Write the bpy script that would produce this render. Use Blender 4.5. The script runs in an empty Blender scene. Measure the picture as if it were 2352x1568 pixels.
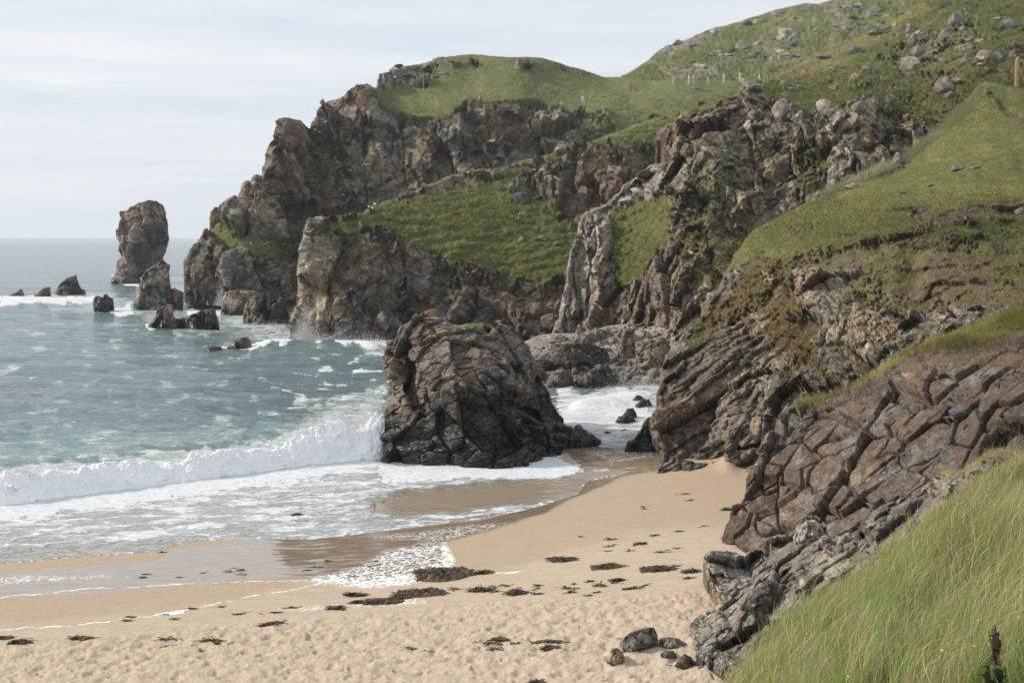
import bpy, math, random
import numpy as np
from mathutils import Vector

# ---------------------------------------------------------------- camera, light, air
SC = bpy.context.scene
COL = SC.collection
CAM_H = 14.0
F = 2352 * 45.0 / 36.0            # focal length in units of the traced photograph (2352 x 1568)
PITCH = math.atan((784 - 543) / F)
cam_d = bpy.data.cameras.new("camera"); cam = bpy.data.objects.new("camera", cam_d); COL.objects.link(cam)
cam_d.lens = 45; cam_d.sensor_width = 36; cam_d.clip_start = 0.3; cam_d.clip_end = 40000
cam.location = (0, 0, CAM_H); cam.rotation_euler = (math.pi / 2 - PITCH, 0, 0)
SC.camera = cam

SUN_EL, SUN_AZ = math.radians(33), math.radians(-78)   # azimuth measured from +Y (view direction) towards +X
world = bpy.data.worlds.new("World"); SC.world = world; world.use_nodes = True
def build_world():
    nt = world.node_tree; N = nt.nodes; L = nt.links; N.clear()
    out = N.new('ShaderNodeOutputWorld'); bg = N.new('ShaderNodeBackground'); bg.inputs[1].default_value = 0.108
    L.new(bg.outputs[0], out.inputs[0])
    sky = N.new('ShaderNodeTexSky'); sky.sky_type = 'NISHITA'; sky.sun_disc = False
    sky.sun_elevation = SUN_EL; sky.sun_rotation = SUN_AZ; sky.air_density = 1.0; sky.dust_density = 2.0
    tc = N.new('ShaderNodeTexCoord'); sep = N.new('ShaderNodeSeparateXYZ'); L.new(tc.outputs['Generated'], sep.inputs[0])
    # cloud sheet: direction projected on to a plane high above
    zz = N.new('ShaderNodeMath'); zz.operation = 'MAXIMUM'; zz.inputs[1].default_value = 0.0; L.new(sep.outputs[2], zz.inputs[0])
    za = N.new('ShaderNodeMath'); za.inputs[1].default_value = 0.05; L.new(zz.outputs[0], za.inputs[0])
    dx = N.new('ShaderNodeMath'); dx.operation = 'DIVIDE'; L.new(sep.outputs[0], dx.inputs[0]); L.new(za.outputs[0], dx.inputs[1])
    dy = N.new('ShaderNodeMath'); dy.operation = 'DIVIDE'; L.new(sep.outputs[1], dy.inputs[0]); L.new(za.outputs[0], dy.inputs[1])
    cb = N.new('ShaderNodeCombineXYZ'); L.new(dx.outputs[0], cb.inputs[0]); L.new(dy.outputs[0], cb.inputs[1])
    mp = N.new('ShaderNodeMapping'); mp.inputs['Scale'].default_value = (0.42, 0.62, 1); mp.inputs['Rotation'].default_value = (0, 0, 0.42); mp.inputs['Location'].default_value = (1.3, 0.9, 0)
    L.new(cb.outputs[0], mp.inputs[0])
    n1 = N.new('ShaderNodeTexNoise'); n1.inputs['Scale'].default_value = 0.55; n1.inputs['Detail'].default_value = 9; n1.inputs['Roughness'].default_value = 0.6; n1.inputs['Distortion'].default_value = 0.6
    L.new(mp.outputs[0], n1.inputs[0])
    mr = N.new('ShaderNodeMapRange'); mr.interpolation_type = 'SMOOTHSTEP'; mr.inputs[1].default_value = 0.42; mr.inputs[2].default_value = 0.68
    L.new(n1.outputs[0], mr.inputs[0])
    n2 = N.new('ShaderNodeTexNoise'); n2.inputs['Scale'].default_value = 2.3; n2.inputs['Detail'].default_value = 8; n2.inputs['Roughness'].default_value = 0.65
    L.new(mp.outputs[0], n2.inputs[0])
    ramp = N.new('ShaderNodeMix'); ramp.data_type = 'RGBA'
    ramp.inputs[6].default_value = (5.8, 6.6, 7.6, 1); ramp.inputs[7].default_value = (9.0, 8.9, 8.8, 1)
    ad = N.new('ShaderNodeMath'); ad.operation = 'MULTIPLY_ADD'; ad.inputs[1].default_value = 1.0; L.new(n2.outputs[0], ad.inputs[0])
    m75 = N.new('ShaderNodeMath'); m75.operation = 'MULTIPLY'; m75.inputs[1].default_value = 0.62; L.new(mr.outputs[0], m75.inputs[0]); L.new(m75.outputs[0], ad.inputs[2])
    sb = N.new('ShaderNodeMath'); sb.operation = 'SUBTRACT'; sb.inputs[1].default_value = 0.27; sb.use_clamp = True; L.new(ad.outputs[0], sb.inputs[0]); L.new(sb.outputs[0], ramp.inputs[0])
    # cover: nearly closed, thinning a little overhead
    mix = N.new('ShaderNodeMix'); mix.data_type = 'RGBA'; mix.inputs[0].default_value = 0.92
    L.new(sky.outputs[0], mix.inputs[6]); L.new(ramp.outputs[2], mix.inputs[7])
    # murk low over the horizon
    hz = N.new('ShaderNodeMapRange'); hz.inputs[1].default_value = -0.02; hz.inputs[2].default_value = 0.13; hz.inputs[3].default_value = 0.9; hz.inputs[4].default_value = 0.0
    L.new(sep.outputs[2], hz.inputs[0])
    mix2 = N.new('ShaderNodeMix'); mix2.data_type = 'RGBA'; L.new(hz.outputs[0], mix2.inputs[0])
    L.new(mix.outputs[2], mix2.inputs[6]); mix2.inputs[7].default_value = (7.0, 7.35, 7.6, 1)
    L.new(mix2.outputs[2], bg.inputs[0])
build_world()
sd = bpy.data.lights.new("sun", 'SUN'); sun = bpy.data.objects.new("sun", sd); COL.objects.link(sun)
sd.energy = 3.7; sd.angle = math.radians(3.0); sd.color = (1.0, 0.92, 0.80)
_d = Vector((math.sin(SUN_AZ) * math.cos(SUN_EL), math.cos(SUN_AZ) * math.cos(SUN_EL), math.sin(SUN_EL)))
sun.rotation_euler = _d.to_track_quat('Z', 'Y').to_euler(); sun.location = _d * 100
SC.view_settings.view_transform = 'Standard'; SC.view_settings.look = 'None'; SC.view_settings.exposure = 0.06; SC.view_settings.gamma = 1
SC.cycles.use_denoising = True; SC.cycles.max_bounces = 6; SC.cycles.volume_bounces = 1
SC.cycles.transparent_max_bounces = 8
HAZE_DENSITY = 0.00010

# ---------------------------------------------------------------- numbers
_rng = np.random.default_rng(7)
_G = _rng.normal(size=(32, 32, 32, 3)).astype(np.float32); _G /= np.linalg.norm(_G, axis=-1, keepdims=True)
_J = _rng.random((32, 32, 32, 3)).astype(np.float32)
_R = _rng.random((32, 32, 32, 5)).astype(np.float32)

def perlin(P):
    P = np.asarray(P, np.float32); i = np.floor(P).astype(np.int32); f = P - i; i &= 31
    u = f * f * f * (f * (f * 6 - 15) + 10); out = 0
    for a in (0, 1):
        wx = u[:, 0] if a else 1 - u[:, 0]
        for b in (0, 1):
            wy = u[:, 1] if b else 1 - u[:, 1]
            for c in (0, 1):
                wz = u[:, 2] if c else 1 - u[:, 2]
                g = _G[(i[:, 0] + a) & 31, (i[:, 1] + b) & 31, (i[:, 2] + c) & 31]
                out = out + wx * wy * wz * (g[:, 0] * (f[:, 0] - a) + g[:, 1] * (f[:, 1] - b) + g[:, 2] * (f[:, 2] - c))
    return out * 1.5

def fbm(P, octaves=4, gain=0.5, ridged=False):
    P = np.asarray(P, np.float32); out = np.zeros(len(P), np.float32); a = 1.0
    for k in range(octaves):
        n = perlin(P * (2.03 ** k) + 7.7 * k)
        out += a * ((0.5 - np.abs(n)) * 2 if ridged else n); a *= gain
    return out

def worley(P, box=False):
    """-> F1, F2, random values of the nearest cell (n,5), offset from the cell's point (n,3)"""
    P = np.asarray(P, np.float32); n = len(P); i = np.floor(P).astype(np.int32); f = P - i
    F1 = np.full(n, 9., np.float32); F2 = np.full(n, 9., np.float32); ID = np.zeros((n, 3), np.int32); OFF = np.zeros((n, 3), np.float32)
    for a in (-1, 0, 1):
        for b in (-1, 0, 1):
            for c in (-1, 0, 1):
                k = (i + (a, b, c)) & 31
                o = _J[k[:, 0], k[:, 1], k[:, 2]] + np.array((a, b, c), np.float32) - f
                d = np.abs(o).max(1) ** 2 if box else np.einsum('ij,ij->i', o, o)
                near = d < F1
                F2 = np.where(near, F1, np.minimum(F2, d)); F1 = np.where(near, d, F1)
                ID[near] = k[near]; OFF[near] = -o[near]
    return np.sqrt(F1), np.sqrt(F2), _R[ID[:, 0], ID[:, 1], ID[:, 2]], OFF

def smooth(a, b, x):
    t = np.clip((x - a) / (b - a), 0, 1); return t * t * (3 - 2 * t)

def ray(tx, ty):
    u = (np.asarray(tx, float) - 1176) / F; v = (np.asarray(ty, float) - 784) / F
    ry = math.cos(PITCH) - v * math.sin(PITCH); rz = -math.sin(PITCH) - v * math.cos(PITCH)
    return u / ry, rz / ry                       # x and z per metre of depth (world Y)
def at(tx, ty, d):
    rx, rz = ray(tx, ty); return np.stack([rx * d, d + 0 * rx, CAM_H + rz * d], -1)
def at_z(tx, ty, z=0.0):
    rx, rz = ray(tx, ty); d = (z - CAM_H) / rz; return np.stack([rx * d, d, np.full_like(d, 0) + z], -1)
def to_photo(P):
    x, y, z = P[:, 0], P[:, 1], P[:, 2] - CAM_H
    f = y * math.cos(PITCH) - z * math.sin(PITCH); up = y * math.sin(PITCH) + z * math.cos(PITCH)
    return 1176 + F * x / f, 784 - F * up / f

def seg_dist(X, Y, poly, closed=True):
    """distance, nearest point, inside flag"""
    A = np.asarray(poly, np.float32); B = np.roll(A, -1, 0) if closed else A[1:]
    if not closed: A = A[:-1]
    n = len(X); best = np.full(n, 1e18, np.float32); nx = np.zeros(n, np.float32); ny = np.zeros(n, np.float32); inside = np.zeros(n, bool)
    X = X.astype(np.float32); Y = Y.astype(np.float32)
    for (ax, ay), (bx, by) in zip(A, B):
        ex, ey = bx - ax, by - ay; L2 = ex * ex + ey * ey + 1e-9
        t = np.clip(((X - ax) * ex + (Y - ay) * ey) / L2, 0, 1); qx = ax + t * ex; qy = ay + t * ey
        d = (X - qx) ** 2 + (Y - qy) ** 2; m = d < best
        best = np.where(m, d, best); nx = np.where(m, qx, nx); ny = np.where(m, qy, ny)
        if closed and ey != 0:
            c = ((ay > Y) != (by > Y)); c &= X < ex * (Y - ay) / ey + ax; inside ^= c
    return np.sqrt(best), nx, ny, inside
def sdist(X, Y, poly):
    d, _, _, i = seg_dist(X, Y, poly); return np.where(i, d, -d)
def region(X, Y, poly, soft=10, amp=0.0, noise=None):
    m = (X > min(p[0] for p in poly) - 60) & (X < max(p[0] for p in poly) + 60) & (Y > min(p[1] for p in poly) - 60) & (Y < max(p[1] for p in poly) + 60)
    out = np.zeros(len(X), np.float32)
    if m.any():
        s = sdist(X[m], Y[m], poly)
        if noise is not None: s = s + amp * noise[m]
        out[m] = smooth(-soft, soft, s)
    return out
def roughen(poly, rough, seed=0, minlen=5.0):
    """break the straight sides of an outline into smaller irregular ones"""
    r = random.Random(seed); P = [tuple(map(float, p)) for p in poly]
    for _ in range(6):
        Q = []
        for a, b in zip(P, P[1:] + P[:1]):
            Q.append(a); l = math.hypot(b[0] - a[0], b[1] - a[1])
            if l > minlen * 2:
                t = r.uniform(.38, .62); am = (rough((a[0] + b[0]) / 2, (a[1] + b[1]) / 2) if callable(rough) else rough) * l * r.uniform(-1, 1)
                Q.append((a[0] + (b[0] - a[0]) * t - (b[1] - a[1]) / l * am, a[1] + (b[1] - a[1]) * t + (b[0] - a[0]) / l * am))
        P = Q
    return P
def tps(ctrl, w, X, Y):
    """thin plate spline through (x, y) -> w"""
    C = np.asarray(ctrl, float) / 500.0; n = len(C)
    U = lambda r2: r2 * np.log(r2 + 1e-12)
    K = U(((C[:, None] - C[None]) ** 2).sum(-1)) + np.eye(n) * 2e-4
    Pm = np.hstack([np.ones((n, 1)), C]); A = np.zeros((n + 3, n + 3)); A[:n, :n] = K; A[:n, n:] = Pm; A[n:, :n] = Pm.T
    s = np.linalg.solve(A, np.concatenate([w, np.zeros(3)])); x = np.asarray(X, float) / 500; y = np.asarray(Y, float) / 500
    out = s[n] + s[n + 1] * x + s[n + 2] * y
    for k in range(n): out += s[k] * U((x - C[k, 0]) ** 2 + (y - C[k, 1]) ** 2)
    return out

# ---------------------------------------------------------------- objects
def mesh(name, V, faces, attrs=None, mats=(), smooth_shade=False):
    """faces: list of int arrays (n,3) or (n,4)"""
    me = bpy.data.meshes.new(name); V = np.asarray(V, np.float32)
    faces = [np.asarray(f, np.int32) for f in faces if len(f)]
    me.vertices.add(len(V)); me.vertices.foreach_set('co', V.ravel())
    loops = np.concatenate([f.ravel() for f in faces]); tot = np.concatenate([np.full(len(f), f.shape[1], np.int32) for f in faces])
    start = np.concatenate([[0], np.cumsum(tot)[:-1]]).astype(np.int32)
    me.loops.add(len(loops)); me.loops.foreach_set('vertex_index', loops)
    me.polygons.add(len(tot)); me.polygons.foreach_set('loop_start', start); me.polygons.foreach_set('loop_total', tot)
    if smooth_shade: me.polygons.foreach_set('use_smooth', np.ones(len(tot), bool))
    me.update(calc_edges=True); me.validate()
    for k, a in (attrs or {}).items():
        a = np.asarray(a, np.float32)
        if a.ndim == 1:
            me.attributes.new(k, 'FLOAT', 'POINT').data.foreach_set('value', a)
        else:
            if a.shape[1] == 3: a = np.hstack([a, np.ones((len(a), 1), np.float32)])
            me.attributes.new(k, 'FLOAT_COLOR', 'POINT').data.foreach_set('color', a.ravel())
    for m in mats: me.materials.append(m)
    return me
def put(name, me, label=None, cat=None, group=None, kind=None, parent=None, loc=None, part_label=None):
    o = bpy.data.objects.new(name, me); COL.objects.link(o)
    if loc is not None: o.location = loc
    if parent is not None: o.parent = parent
    tag(o, label, cat, group, kind); return o
def tag(o, label=None, cat=None, group=None, kind=None):
    for k, v in (('label', label), ('category', cat), ('group', group), ('kind', kind)):
        if v: o[k] = v
    return o

# ---------------------------------------------------------------- materials
class NT:
    def __init__(s, name):
        s.m = bpy.data.materials.new(name); s.m.use_nodes = True; s.t = s.m.node_tree; s.b = s.t.nodes['Principled BSDF']
        s.out = s.t.nodes['Material Output']
    def n(s, typ, ins=None, **kw):
        x = s.t.nodes.new('ShaderNode' + typ)
        for k, v in kw.items(): setattr(x, k, v)
        for k, v in (ins or {}).items():
            if isinstance(v, bpy.types.NodeSocket): s.t.links.new(v, x.inputs[k])
            else: x.inputs[k].default_value = v
        return x
    def math(s, op, a, b=0.5, c=0.0, clamp=False): return s.n('Math', {0: a, 1: b, 2: c}, operation=op, use_clamp=clamp).outputs[0]
    def noise(s, scale, vec=None, detail=4, rough=0.55, dist=0.0):
        i = {'Scale': scale, 'Detail': detail, 'Roughness': rough, 'Distortion': dist}
        if vec is not None: i['Vector'] = vec
        return s.n('TexNoise', i).outputs[0]
    def vor(s, scale, vec, feature='F1', rnd=1.0): return s.n('TexVoronoi', {'Scale': scale, 'Vector': vec, 'Randomness': rnd}, feature=feature)
    def remap(s, x, a, b, c=0.0, d=1.0, smooth_=True): return s.n('MapRange', {0: x, 1: a, 2: b, 3: c, 4: d}, interpolation_type='SMOOTHSTEP' if smooth_ else 'LINEAR').outputs[0]
    def mix(s, f, a, b, blend='MIX'):
        x = s.n('Mix', data_type='RGBA', blend_type=blend)
        for k, v in ((0, f), (6, a), (7, b)):
            if isinstance(v, bpy.types.NodeSocket): s.t.links.new(v, x.inputs[k])
            else: x.inputs[k].default_value = (*v, 1) if isinstance(v, tuple) and len(v) == 3 else v
        return x.outputs[2]
    def attr(s, name, fac=False): x = s.n('Attribute', attribute_name=name); return x.outputs['Fac' if fac else 'Color']
    def mapping(s, vec, scale=(1, 1, 1), rot=(0, 0, 0)): return s.n('Mapping', {'Vector': vec, 'Scale': scale, 'Rotation': rot}).outputs[0]
    def set(s, **kw):
        for k, v in kw.items():
            k = {'color': 'Base Color', 'rough': 'Roughness', 'normal': 'Normal', 'spec': 'Specular IOR Level', 'ior': 'IOR', 'sub': 'Subsurface Weight', 'metal': 'Metallic'}.get(k, k)
            if isinstance(v, bpy.types.NodeSocket): s.t.links.new(v, s.b.inputs[k])
            else: s.b.inputs[k].default_value = (*v, 1) if isinstance(v, tuple) and len(v) == 3 else v
        return s.m

def terrain_material(name, s, ang=0.0, stretch=(1, 1, .35), lichen=0.5):
    """s = size in metres of the finest block worth showing; ang tilts the bedding in the picture plane"""
    t = NT(name); pos = t.n('TexCoord').outputs['Object']
    rock = t.attr('rock', True); col = t.attr('Col')
    q = t.mapping(t.mapping(pos, rot=(0, ang, 0)), scale=stretch)
    warp = t.n('VectorMath', {0: q, 1: t.n('VectorMath', {0: t.n('TexNoise', {'Scale': 1.2 / s, 'Detail': 3, 'Vector': q}).outputs[1], 3: s * 0.9}, operation='SCALE').outputs[0]}, operation='ADD').outputs[0]
    v1 = t.vor(0.55 / s, warp); v2 = t.vor(1.5 / s, warp)
    e1 = t.vor(0.55 / s, warp, 'DISTANCE_TO_EDGE').outputs[0]; e2 = t.vor(1.5 / s, warp, 'DISTANCE_TO_EDGE').outputs[0]
    n1 = t.noise(1.1 / s, q, 6, .65); n2 = t.noise(5.0 / s, pos, 5, .7); nl = t.noise(0.25 / s, pos, 4, .6)
    # rock tone
    cell = t.n('SeparateColor', {0: v1.outputs['Color']}).outputs
    tone = t.math('MULTIPLY', t.remap(n1, .25, .75, .62, 1.38, False), t.remap(cell[0], 0, 1, .78, 1.25, False))
    tone = t.math('MULTIPLY', tone, t.remap(n2, .25, .75, .75, 1.25, False))
    rc = t.mix(1.0, col, t.n('CombineColor', {0: tone, 1: tone, 2: tone}).outputs[0], 'MULTIPLY')
    rc = t.mix(t.math('MULTIPLY', t.remap(cell[1], .5, 1.0), .35), rc, t.mix(1.0, rc, (1.18, 1.0, 0.86), 'MULTIPLY'))
    lf = t.math('MULTIPLY', t.math('MULTIPLY', t.remap(t.noise(2.6 / s, pos, 5, .75), .56 - .05 * (lichen >= 1), .66 - .06 * (lichen >= 1)), t.remap(nl, .45, .62)), t.math('MULTIPLY', t.attr('lichen', True), lichen))
    rc = t.mix(lf, rc, (0.42, 0.41, 0.36))
    # turf tone
    g1 = t.noise(2.2 / s, t.mapping(pos, scale=(1, 1, 1.8)), 6, .7)
    gt = t.math('MULTIPLY', t.remap(g1, .3, .72, .55, 1.45, False), t.remap(t.noise(.35 / s, pos, 4, .6), .3, .7, .8, 1.22, False))
    gc = t.mix(1.0, col, t.n('CombineColor', {0: gt, 1: gt, 2: gt}).outputs[0], 'MULTIPLY')
    base = t.mix(rock, gc, rc)
    def facet(v, k):     # flat chips meeting at sharp edges
        c_ = t.n('VectorMath', {0: v.outputs['Color'], 1: (.5, .5, .5)}, operation='SUBTRACT').outputs[0]
        o_ = t.n('VectorMath', {0: q, 1: v.outputs['Position']}, operation='SUBTRACT').outputs[0]
        return t.math('MULTIPLY', t.n('VectorMath', {0: c_, 1: o_}, operation='DOT_PRODUCT').outputs['Value'], k / s)
    hr = t.math('ADD', t.math('ADD', facet(v1, 1.5), facet(v2, 1.3)), t.math('ADD', t.math('MULTIPLY', t.remap(e1, 0, .03), .16), t.math('MULTIPLY', t.remap(e2, 0, .04), .05)))
    hr = t.math('ADD', hr, t.math('ADD', t.math('MULTIPLY', n1, .22), t.math('MULTIPLY', n2, .16)))
    hg = t.math('ADD', t.math('MULTIPLY', g1, 1.1), t.math('MULTIPLY', n2, .45))
    h = t.n('Mix', {0: rock, 2: hg, 3: hr}).outputs[0]
    b = t.n('Bump', {'Height': h, 'Distance': s * 0.55, 'Strength': 0.9}).outputs[0]
    wet = t.attr('wet', True)
    t.set(color=base, rough=t.math('SUBTRACT', .92, t.math('MULTIPLY', wet, .5)), normal=b, spec=t.math('ADD', .25, t.math('MULTIPLY', wet, .3)))
    return t.m

PAL = {'grass': (.158, .172, .056), 'bright': (.200, .212, .066), 'dgrass': (.090, .108, .036), 'straw': (.30, .27, .125), 'tawny': (.165, .105, .042),
       'soil': (.160, .120, .080), 'dsoil': (.092, .066, .046), 'scree': (.22, .18, .15), 'gravel': (.34, .30, .27),
       'grey': (.215, .195, .172), 'tan': (.33, .268, .195), 'red': (.184, .132, .102), 'dark': (.088, .080, .074), 'pale': (.40, .36, .31), 'pink': (.26, .205, .165), 'black': (.028, .027, .027)}
IS_ROCK = {'grass': 0, 'bright': 0, 'dgrass': 0, 'straw': 0, 'tawny': .1, 'soil': .45, 'dsoil': .4, 'scree': .5, 'gravel': .35}
# ---------------------------------------------------------------- cliffs and rocks
def blocks(P, size, ang, stretch, tl=1.3, gw=.10, box=True, yaw=0.0):
    """angular jointed blocks: returns offset -0.5..0.5 + facet tilt, crack 0..1, random values"""
    c, s = math.cos(ang), math.sin(ang); cy, sy = math.cos(yaw), math.sin(yaw)
    x = P[:, 0] * cy + P[:, 1] * sy; y = -P[:, 0] * sy + P[:, 1] * cy; z = P[:, 2]
    Q = np.stack([(x * c + z * s) / stretch[0], y / stretch[1], (-x * s + z * c) / stretch[2]], -1) / size
    wv = (.09 if box else .2) * np.stack([perlin(Q * 1.3), perlin(Q * 1.3 + 9), perlin(Q * 1.3 + 19)], -1)
    f1, f2, r, off = worley(Q + wv, box)
    tilt = ((r[:, 1:4] - .5) * (off - wv)).sum(-1)
    return (r[:, 0] - .5) + tl * tilt, 1 - smooth(0, 1, (f2 - f1) / gw), r

class Surf: pass
def layer(name, outline, ctrl, step=2.2, rough=.05, curl=14, curl_d=3.0, back=12.0, closed=False, thick=None,
          scales=(), paint=(), base='grey', ledge=.0, tints=(), carve=(), grass_amp=.25, mat=None, seed=1, label=None, cat=None, kind=None,
          group=None, wet_z=1.2, lichen=.5, clip=True, terrace=None, push=.8, parent=None, terr=0.0, tint_seed=0, lum=1.0, post=None, link=True):
    out = roughen(outline, rough, seed, minlen=step * 1.6)
    O = np.array(out); x0, y0 = O.min(0) - step * 2; x1, y1 = O.max(0) + step * 2
    gx = np.arange(x0, x1, step); gy = np.arange(y0, y1, step); nx, ny = len(gx), len(gy)
    X, Y = [a.ravel() for a in np.meshgrid(gx, gy)]
    d, qx, qy, ins = seg_dist(X, Y, out)
    insg = ins.reshape(ny, nx)
    cell = insg[:-1, :-1] | insg[1:, :-1] | insg[:-1, 1:] | insg[1:, 1:]
    cell &= (insg[:-1, :-1].astype(int) + insg[1:, :-1] + insg[:-1, 1:] + insg[1:, 1:]) >= 1
    outm = ~ins; X = np.where(outm, qx, X); Y = np.where(outm, qy, Y); sd = np.where(outm, 0, d)
    idx = np.arange(nx * ny).reshape(ny, nx)
    q = np.stack([idx[:-1, :-1][cell], idx[:-1, 1:][cell], idx[1:, 1:][cell], idx[1:, :-1][cell]], -1)[:, ::-1]   # facing the viewer
    used = np.zeros(nx * ny, bool); used[q.ravel()] = True
    remap = -np.ones(nx * ny, int); remap[used] = np.arange(used.sum())
    C = np.asarray(ctrl, float)
    if len(C) >= 3:
        w = tps(C[:, :2], 1.0 / C[:, 2], X[used], Y[used])
        if clip: w = np.clip(w, 1.0 / (C[:, 2].max() * 1.15), 1.0 / (C[:, 2].min() * .9))
        D = 1.0 / np.maximum(w, .001)
    else: D = np.full(used.sum(), C[0, 2])
    X, Y, sd = X[used], Y[used], sd[used]; q = remap[q]
    t = np.clip(sd / curl, 0, 1); D = D + curl_d * (1 - np.sqrt(np.clip(1 - (1 - t) ** 2, 0, 1)))
    for poly, amt, soft in carve: D = D + amt * region(X, Y, poly, soft)
    P0 = at(X, Y, D)
    # base normals from the grid
    full = np.zeros((nx * ny, 3)); full[used] = P0
    g = full.reshape(ny, nx, 3); dx_ = np.zeros_like(g); dy_ = np.zeros_like(g)
    dx_[:, 1:-1] = g[:, 2:] - g[:, :-2]; dy_[1:-1] = g[:-2] - g[2:]
    Nn = np.cross(dx_, dy_).reshape(-1, 3)[used]; bad = (np.abs(dx_).max(-1).ravel()[used] > 20) | (np.abs(dy_).max(-1).ravel()[used] > 30)
    ln = np.linalg.norm(Nn, axis=1); bad |= ln < 1e-9; Nn = Nn / np.maximum(ln, 1e-9)[:, None]; Nn[bad] = (0, -1, 0.2); Nn[Nn[:, 1] > .3] *= -1
    vray = P0 - np.array([0, 0, CAM_H]); vray /= np.linalg.norm(vray, axis=1)[:, None]; Nn = Nn - vray * (push + 1.2 * (1 - smooth(0, step * 14, sd)))[:, None]; Nn /= np.linalg.norm(Nn, axis=1)[:, None]
    if terrace:                                    # slopes break into upright faces and ledges
        s_, k_ = terrace; cx_ = s_ * F / 150 * .5
        w1 = worley(np.stack([X / 46 + Y / 300, Y / 210, 0 * X + seed * 1.7], -1))[2][:, 0]
        rk0 = np.full(len(X), IS_ROCK.get(base, 1.0), np.float32); nzz = 14 * fbm(np.stack([X / 38, Y / 30, X * 0 + seed], -1), 3, .6)
        for kd, poly, soft, amp, st in paint:
            if kd in ('grass', 'bright', 'soil', 'straw') and st > .69: m = region(X, Y, poly, 10) * st; rk0 = rk0 * (1 - m)
        h_ = D / s_ + 1.3 * w1 + .5 * fbm(np.stack([X / 70, Y / 70, 0 * X + seed], -1), 3); fr = h_ - np.floor(h_)
        D = D + k_ * s_ * (smooth(.4, 1, fr) - fr + .12) * rk0
        P0 = at(X, Y, D)
    # masks
    nz = fbm(np.stack([X / 38, Y / 30, X * 0 + seed], -1), 5, .62)
    nz2 = fbm(np.stack([X / 9, Y / 7, X * 0 + seed + 5], -1), 3, .6)
    rock = np.ones(len(X), np.float32) * IS_ROCK.get(base, 1.0); W = np.tile(np.array(PAL[base], np.float32), (len(X), 1))
    # rock tone varies in wide patches before anything grows on it
    if IS_ROCK.get(base, 1) == 1 and tints:
        for k, (tn, lo, hi, sc) in enumerate(tints):
            m = smooth(lo, hi, fbm(np.stack([X / sc, Y / sc * .8, X * 0 + 3 * k + seed + 40 + tint_seed], -1), 4, .6))[:, None]; W = W * (1 - m) + np.array(PAL[tn]) * m
    green = 1 - rock
    for kd, poly, soft, amp, st in paint:
        m = region(X, Y, poly, soft, amp, nz + .5 * nz2) * st
        if st < 1: m = m * smooth(-.25, .25, nz2 + nz * .6 + (st - .5) * 1.2) 
        m = np.clip(m, 0, 1); W = W * (1 - m[:, None]) + np.array(PAL[kd]) * m[:, None]; rock = rock * (1 - m) + IS_ROCK.get(kd, 1.0) * m
        green = green * (1 - m) + (1 if IS_ROCK.get(kd, 1) < .3 else 0) * m
    # jointed rock
    disp = np.zeros(len(X), np.float32); crack = np.zeros(len(X), np.float32); rnd = None
    for size, amp, ang, st, gro, *ex in scales:
        if isinstance(ang, tuple):                 # the bedding turns inside one polygon
            o, cr, r = blocks(P0 + seed * 3.1, size, ang[0], st, *ex); o2, cr2, r2_ = blocks(P0 + seed * 3.1, size, ang[1], st, *ex)
            m_ = region(X, Y, ang[2], 6, 14, nz) > .5; o = np.where(m_, o2, o); cr = np.where(m_, cr2, cr); r = np.where(m_[:, None], r2_, r)
        else: o, cr, r = blocks(P0 + seed * 3.1, size, ang, st, *ex)
        disp += amp * o - gro * cr; crack = np.maximum(crack, cr * (gro > 0))
        if rnd is None: rnd = r[:, 4]; rnd2 = r[:, 3]
    big = scales[0][0] if scales else 2.0
    disp += big * .04 * fbm(P0 / big * .8, 4, .55) if scales else 0
    rk = np.clip(rock * 1.15, 0, 1)
    gd = grass_amp * (fbm(P0 / 3.0 * np.array([1, 1, 1.6]), 5, .6) + .6 * fbm(P0 * 1.1, 3, .6))
    if terr: gd = gd + terr * np.abs(np.sin(P0[:, 2] * 2.1 + 3 * fbm(P0 / 9, 3))) 
    fade = np.clip(sd / (step * 3), .35, 1)
    P = P0 + Nn * ((disp * rk + gd * (1 - rk)) * fade)[:, None]
    # grass settles on ledges
    full[used] = P; g = full.reshape(ny, nx, 3); dx_[:, 1:-1] = g[:, 2:] - g[:, :-2]; dy_[1:-1] = g[:-2] - g[2:]
    N2 = np.cross(dx_, dy_).reshape(-1, 3)[used]; N2 /= np.maximum(np.linalg.norm(N2, axis=1), 1e-9)[:, None]; N2[bad] = 0
    if ledge > 0:
        m = smooth(.62, .85, N2[:, 2] + .18 * nz) * ledge * smooth(-.35, .15, nz + .3 * nz2) * (P[:, 2] > 3.5)
        gcol = np.where((nz2 > .1)[:, None], np.array(PAL['grass']), np.array(PAL['dgrass']))
        W = W * (1 - m[:, None]) + gcol * m[:, None]; rock = rock * (1 - m)
    if rnd is not None:                                          # each block its own stone
        k = (1 + (rnd - .5) * .55 * rock)[:, None]; W = W * k
        wm = (smooth(.6, .9, rnd2) * .35 * rock)[:, None]; W = W * (1 - wm) + W * np.array((1.16, 1.0, .86)) * wm
    k = (1 + .28 * nz * (1 - rock * .4))[:, None]; W = W * k
    gy_ = (smooth(.0, .6, fbm(np.stack([X / 60, Y / 22, X * 0 + 77 + seed], -1), 4, .6)) * (1 - rock) * .55)[:, None]
    W = W * (1 - gy_) + W * np.array((1.45, 1.18, 1.15)) * gy_
    W = W * (lum if lum < .5 else (1 - (1 - lum) * rock)[:, None])
    # splash zone near the water is darker stone
    wet = smooth(wet_z + 1.0, wet_z - .6, P[:, 2] + .8 * nz) * rock if wet_z else 0 * rock
    W = W * (1 - .62 * wet[:, None])
    lich = rock * (1 - wet) * (smooth(-.35, .5, N2[:, 2] + .4 * nz) if lichen >= 1 else smooth(.15, .8, N2[:, 2] + .3 * nz)) * lichen * 2
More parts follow.
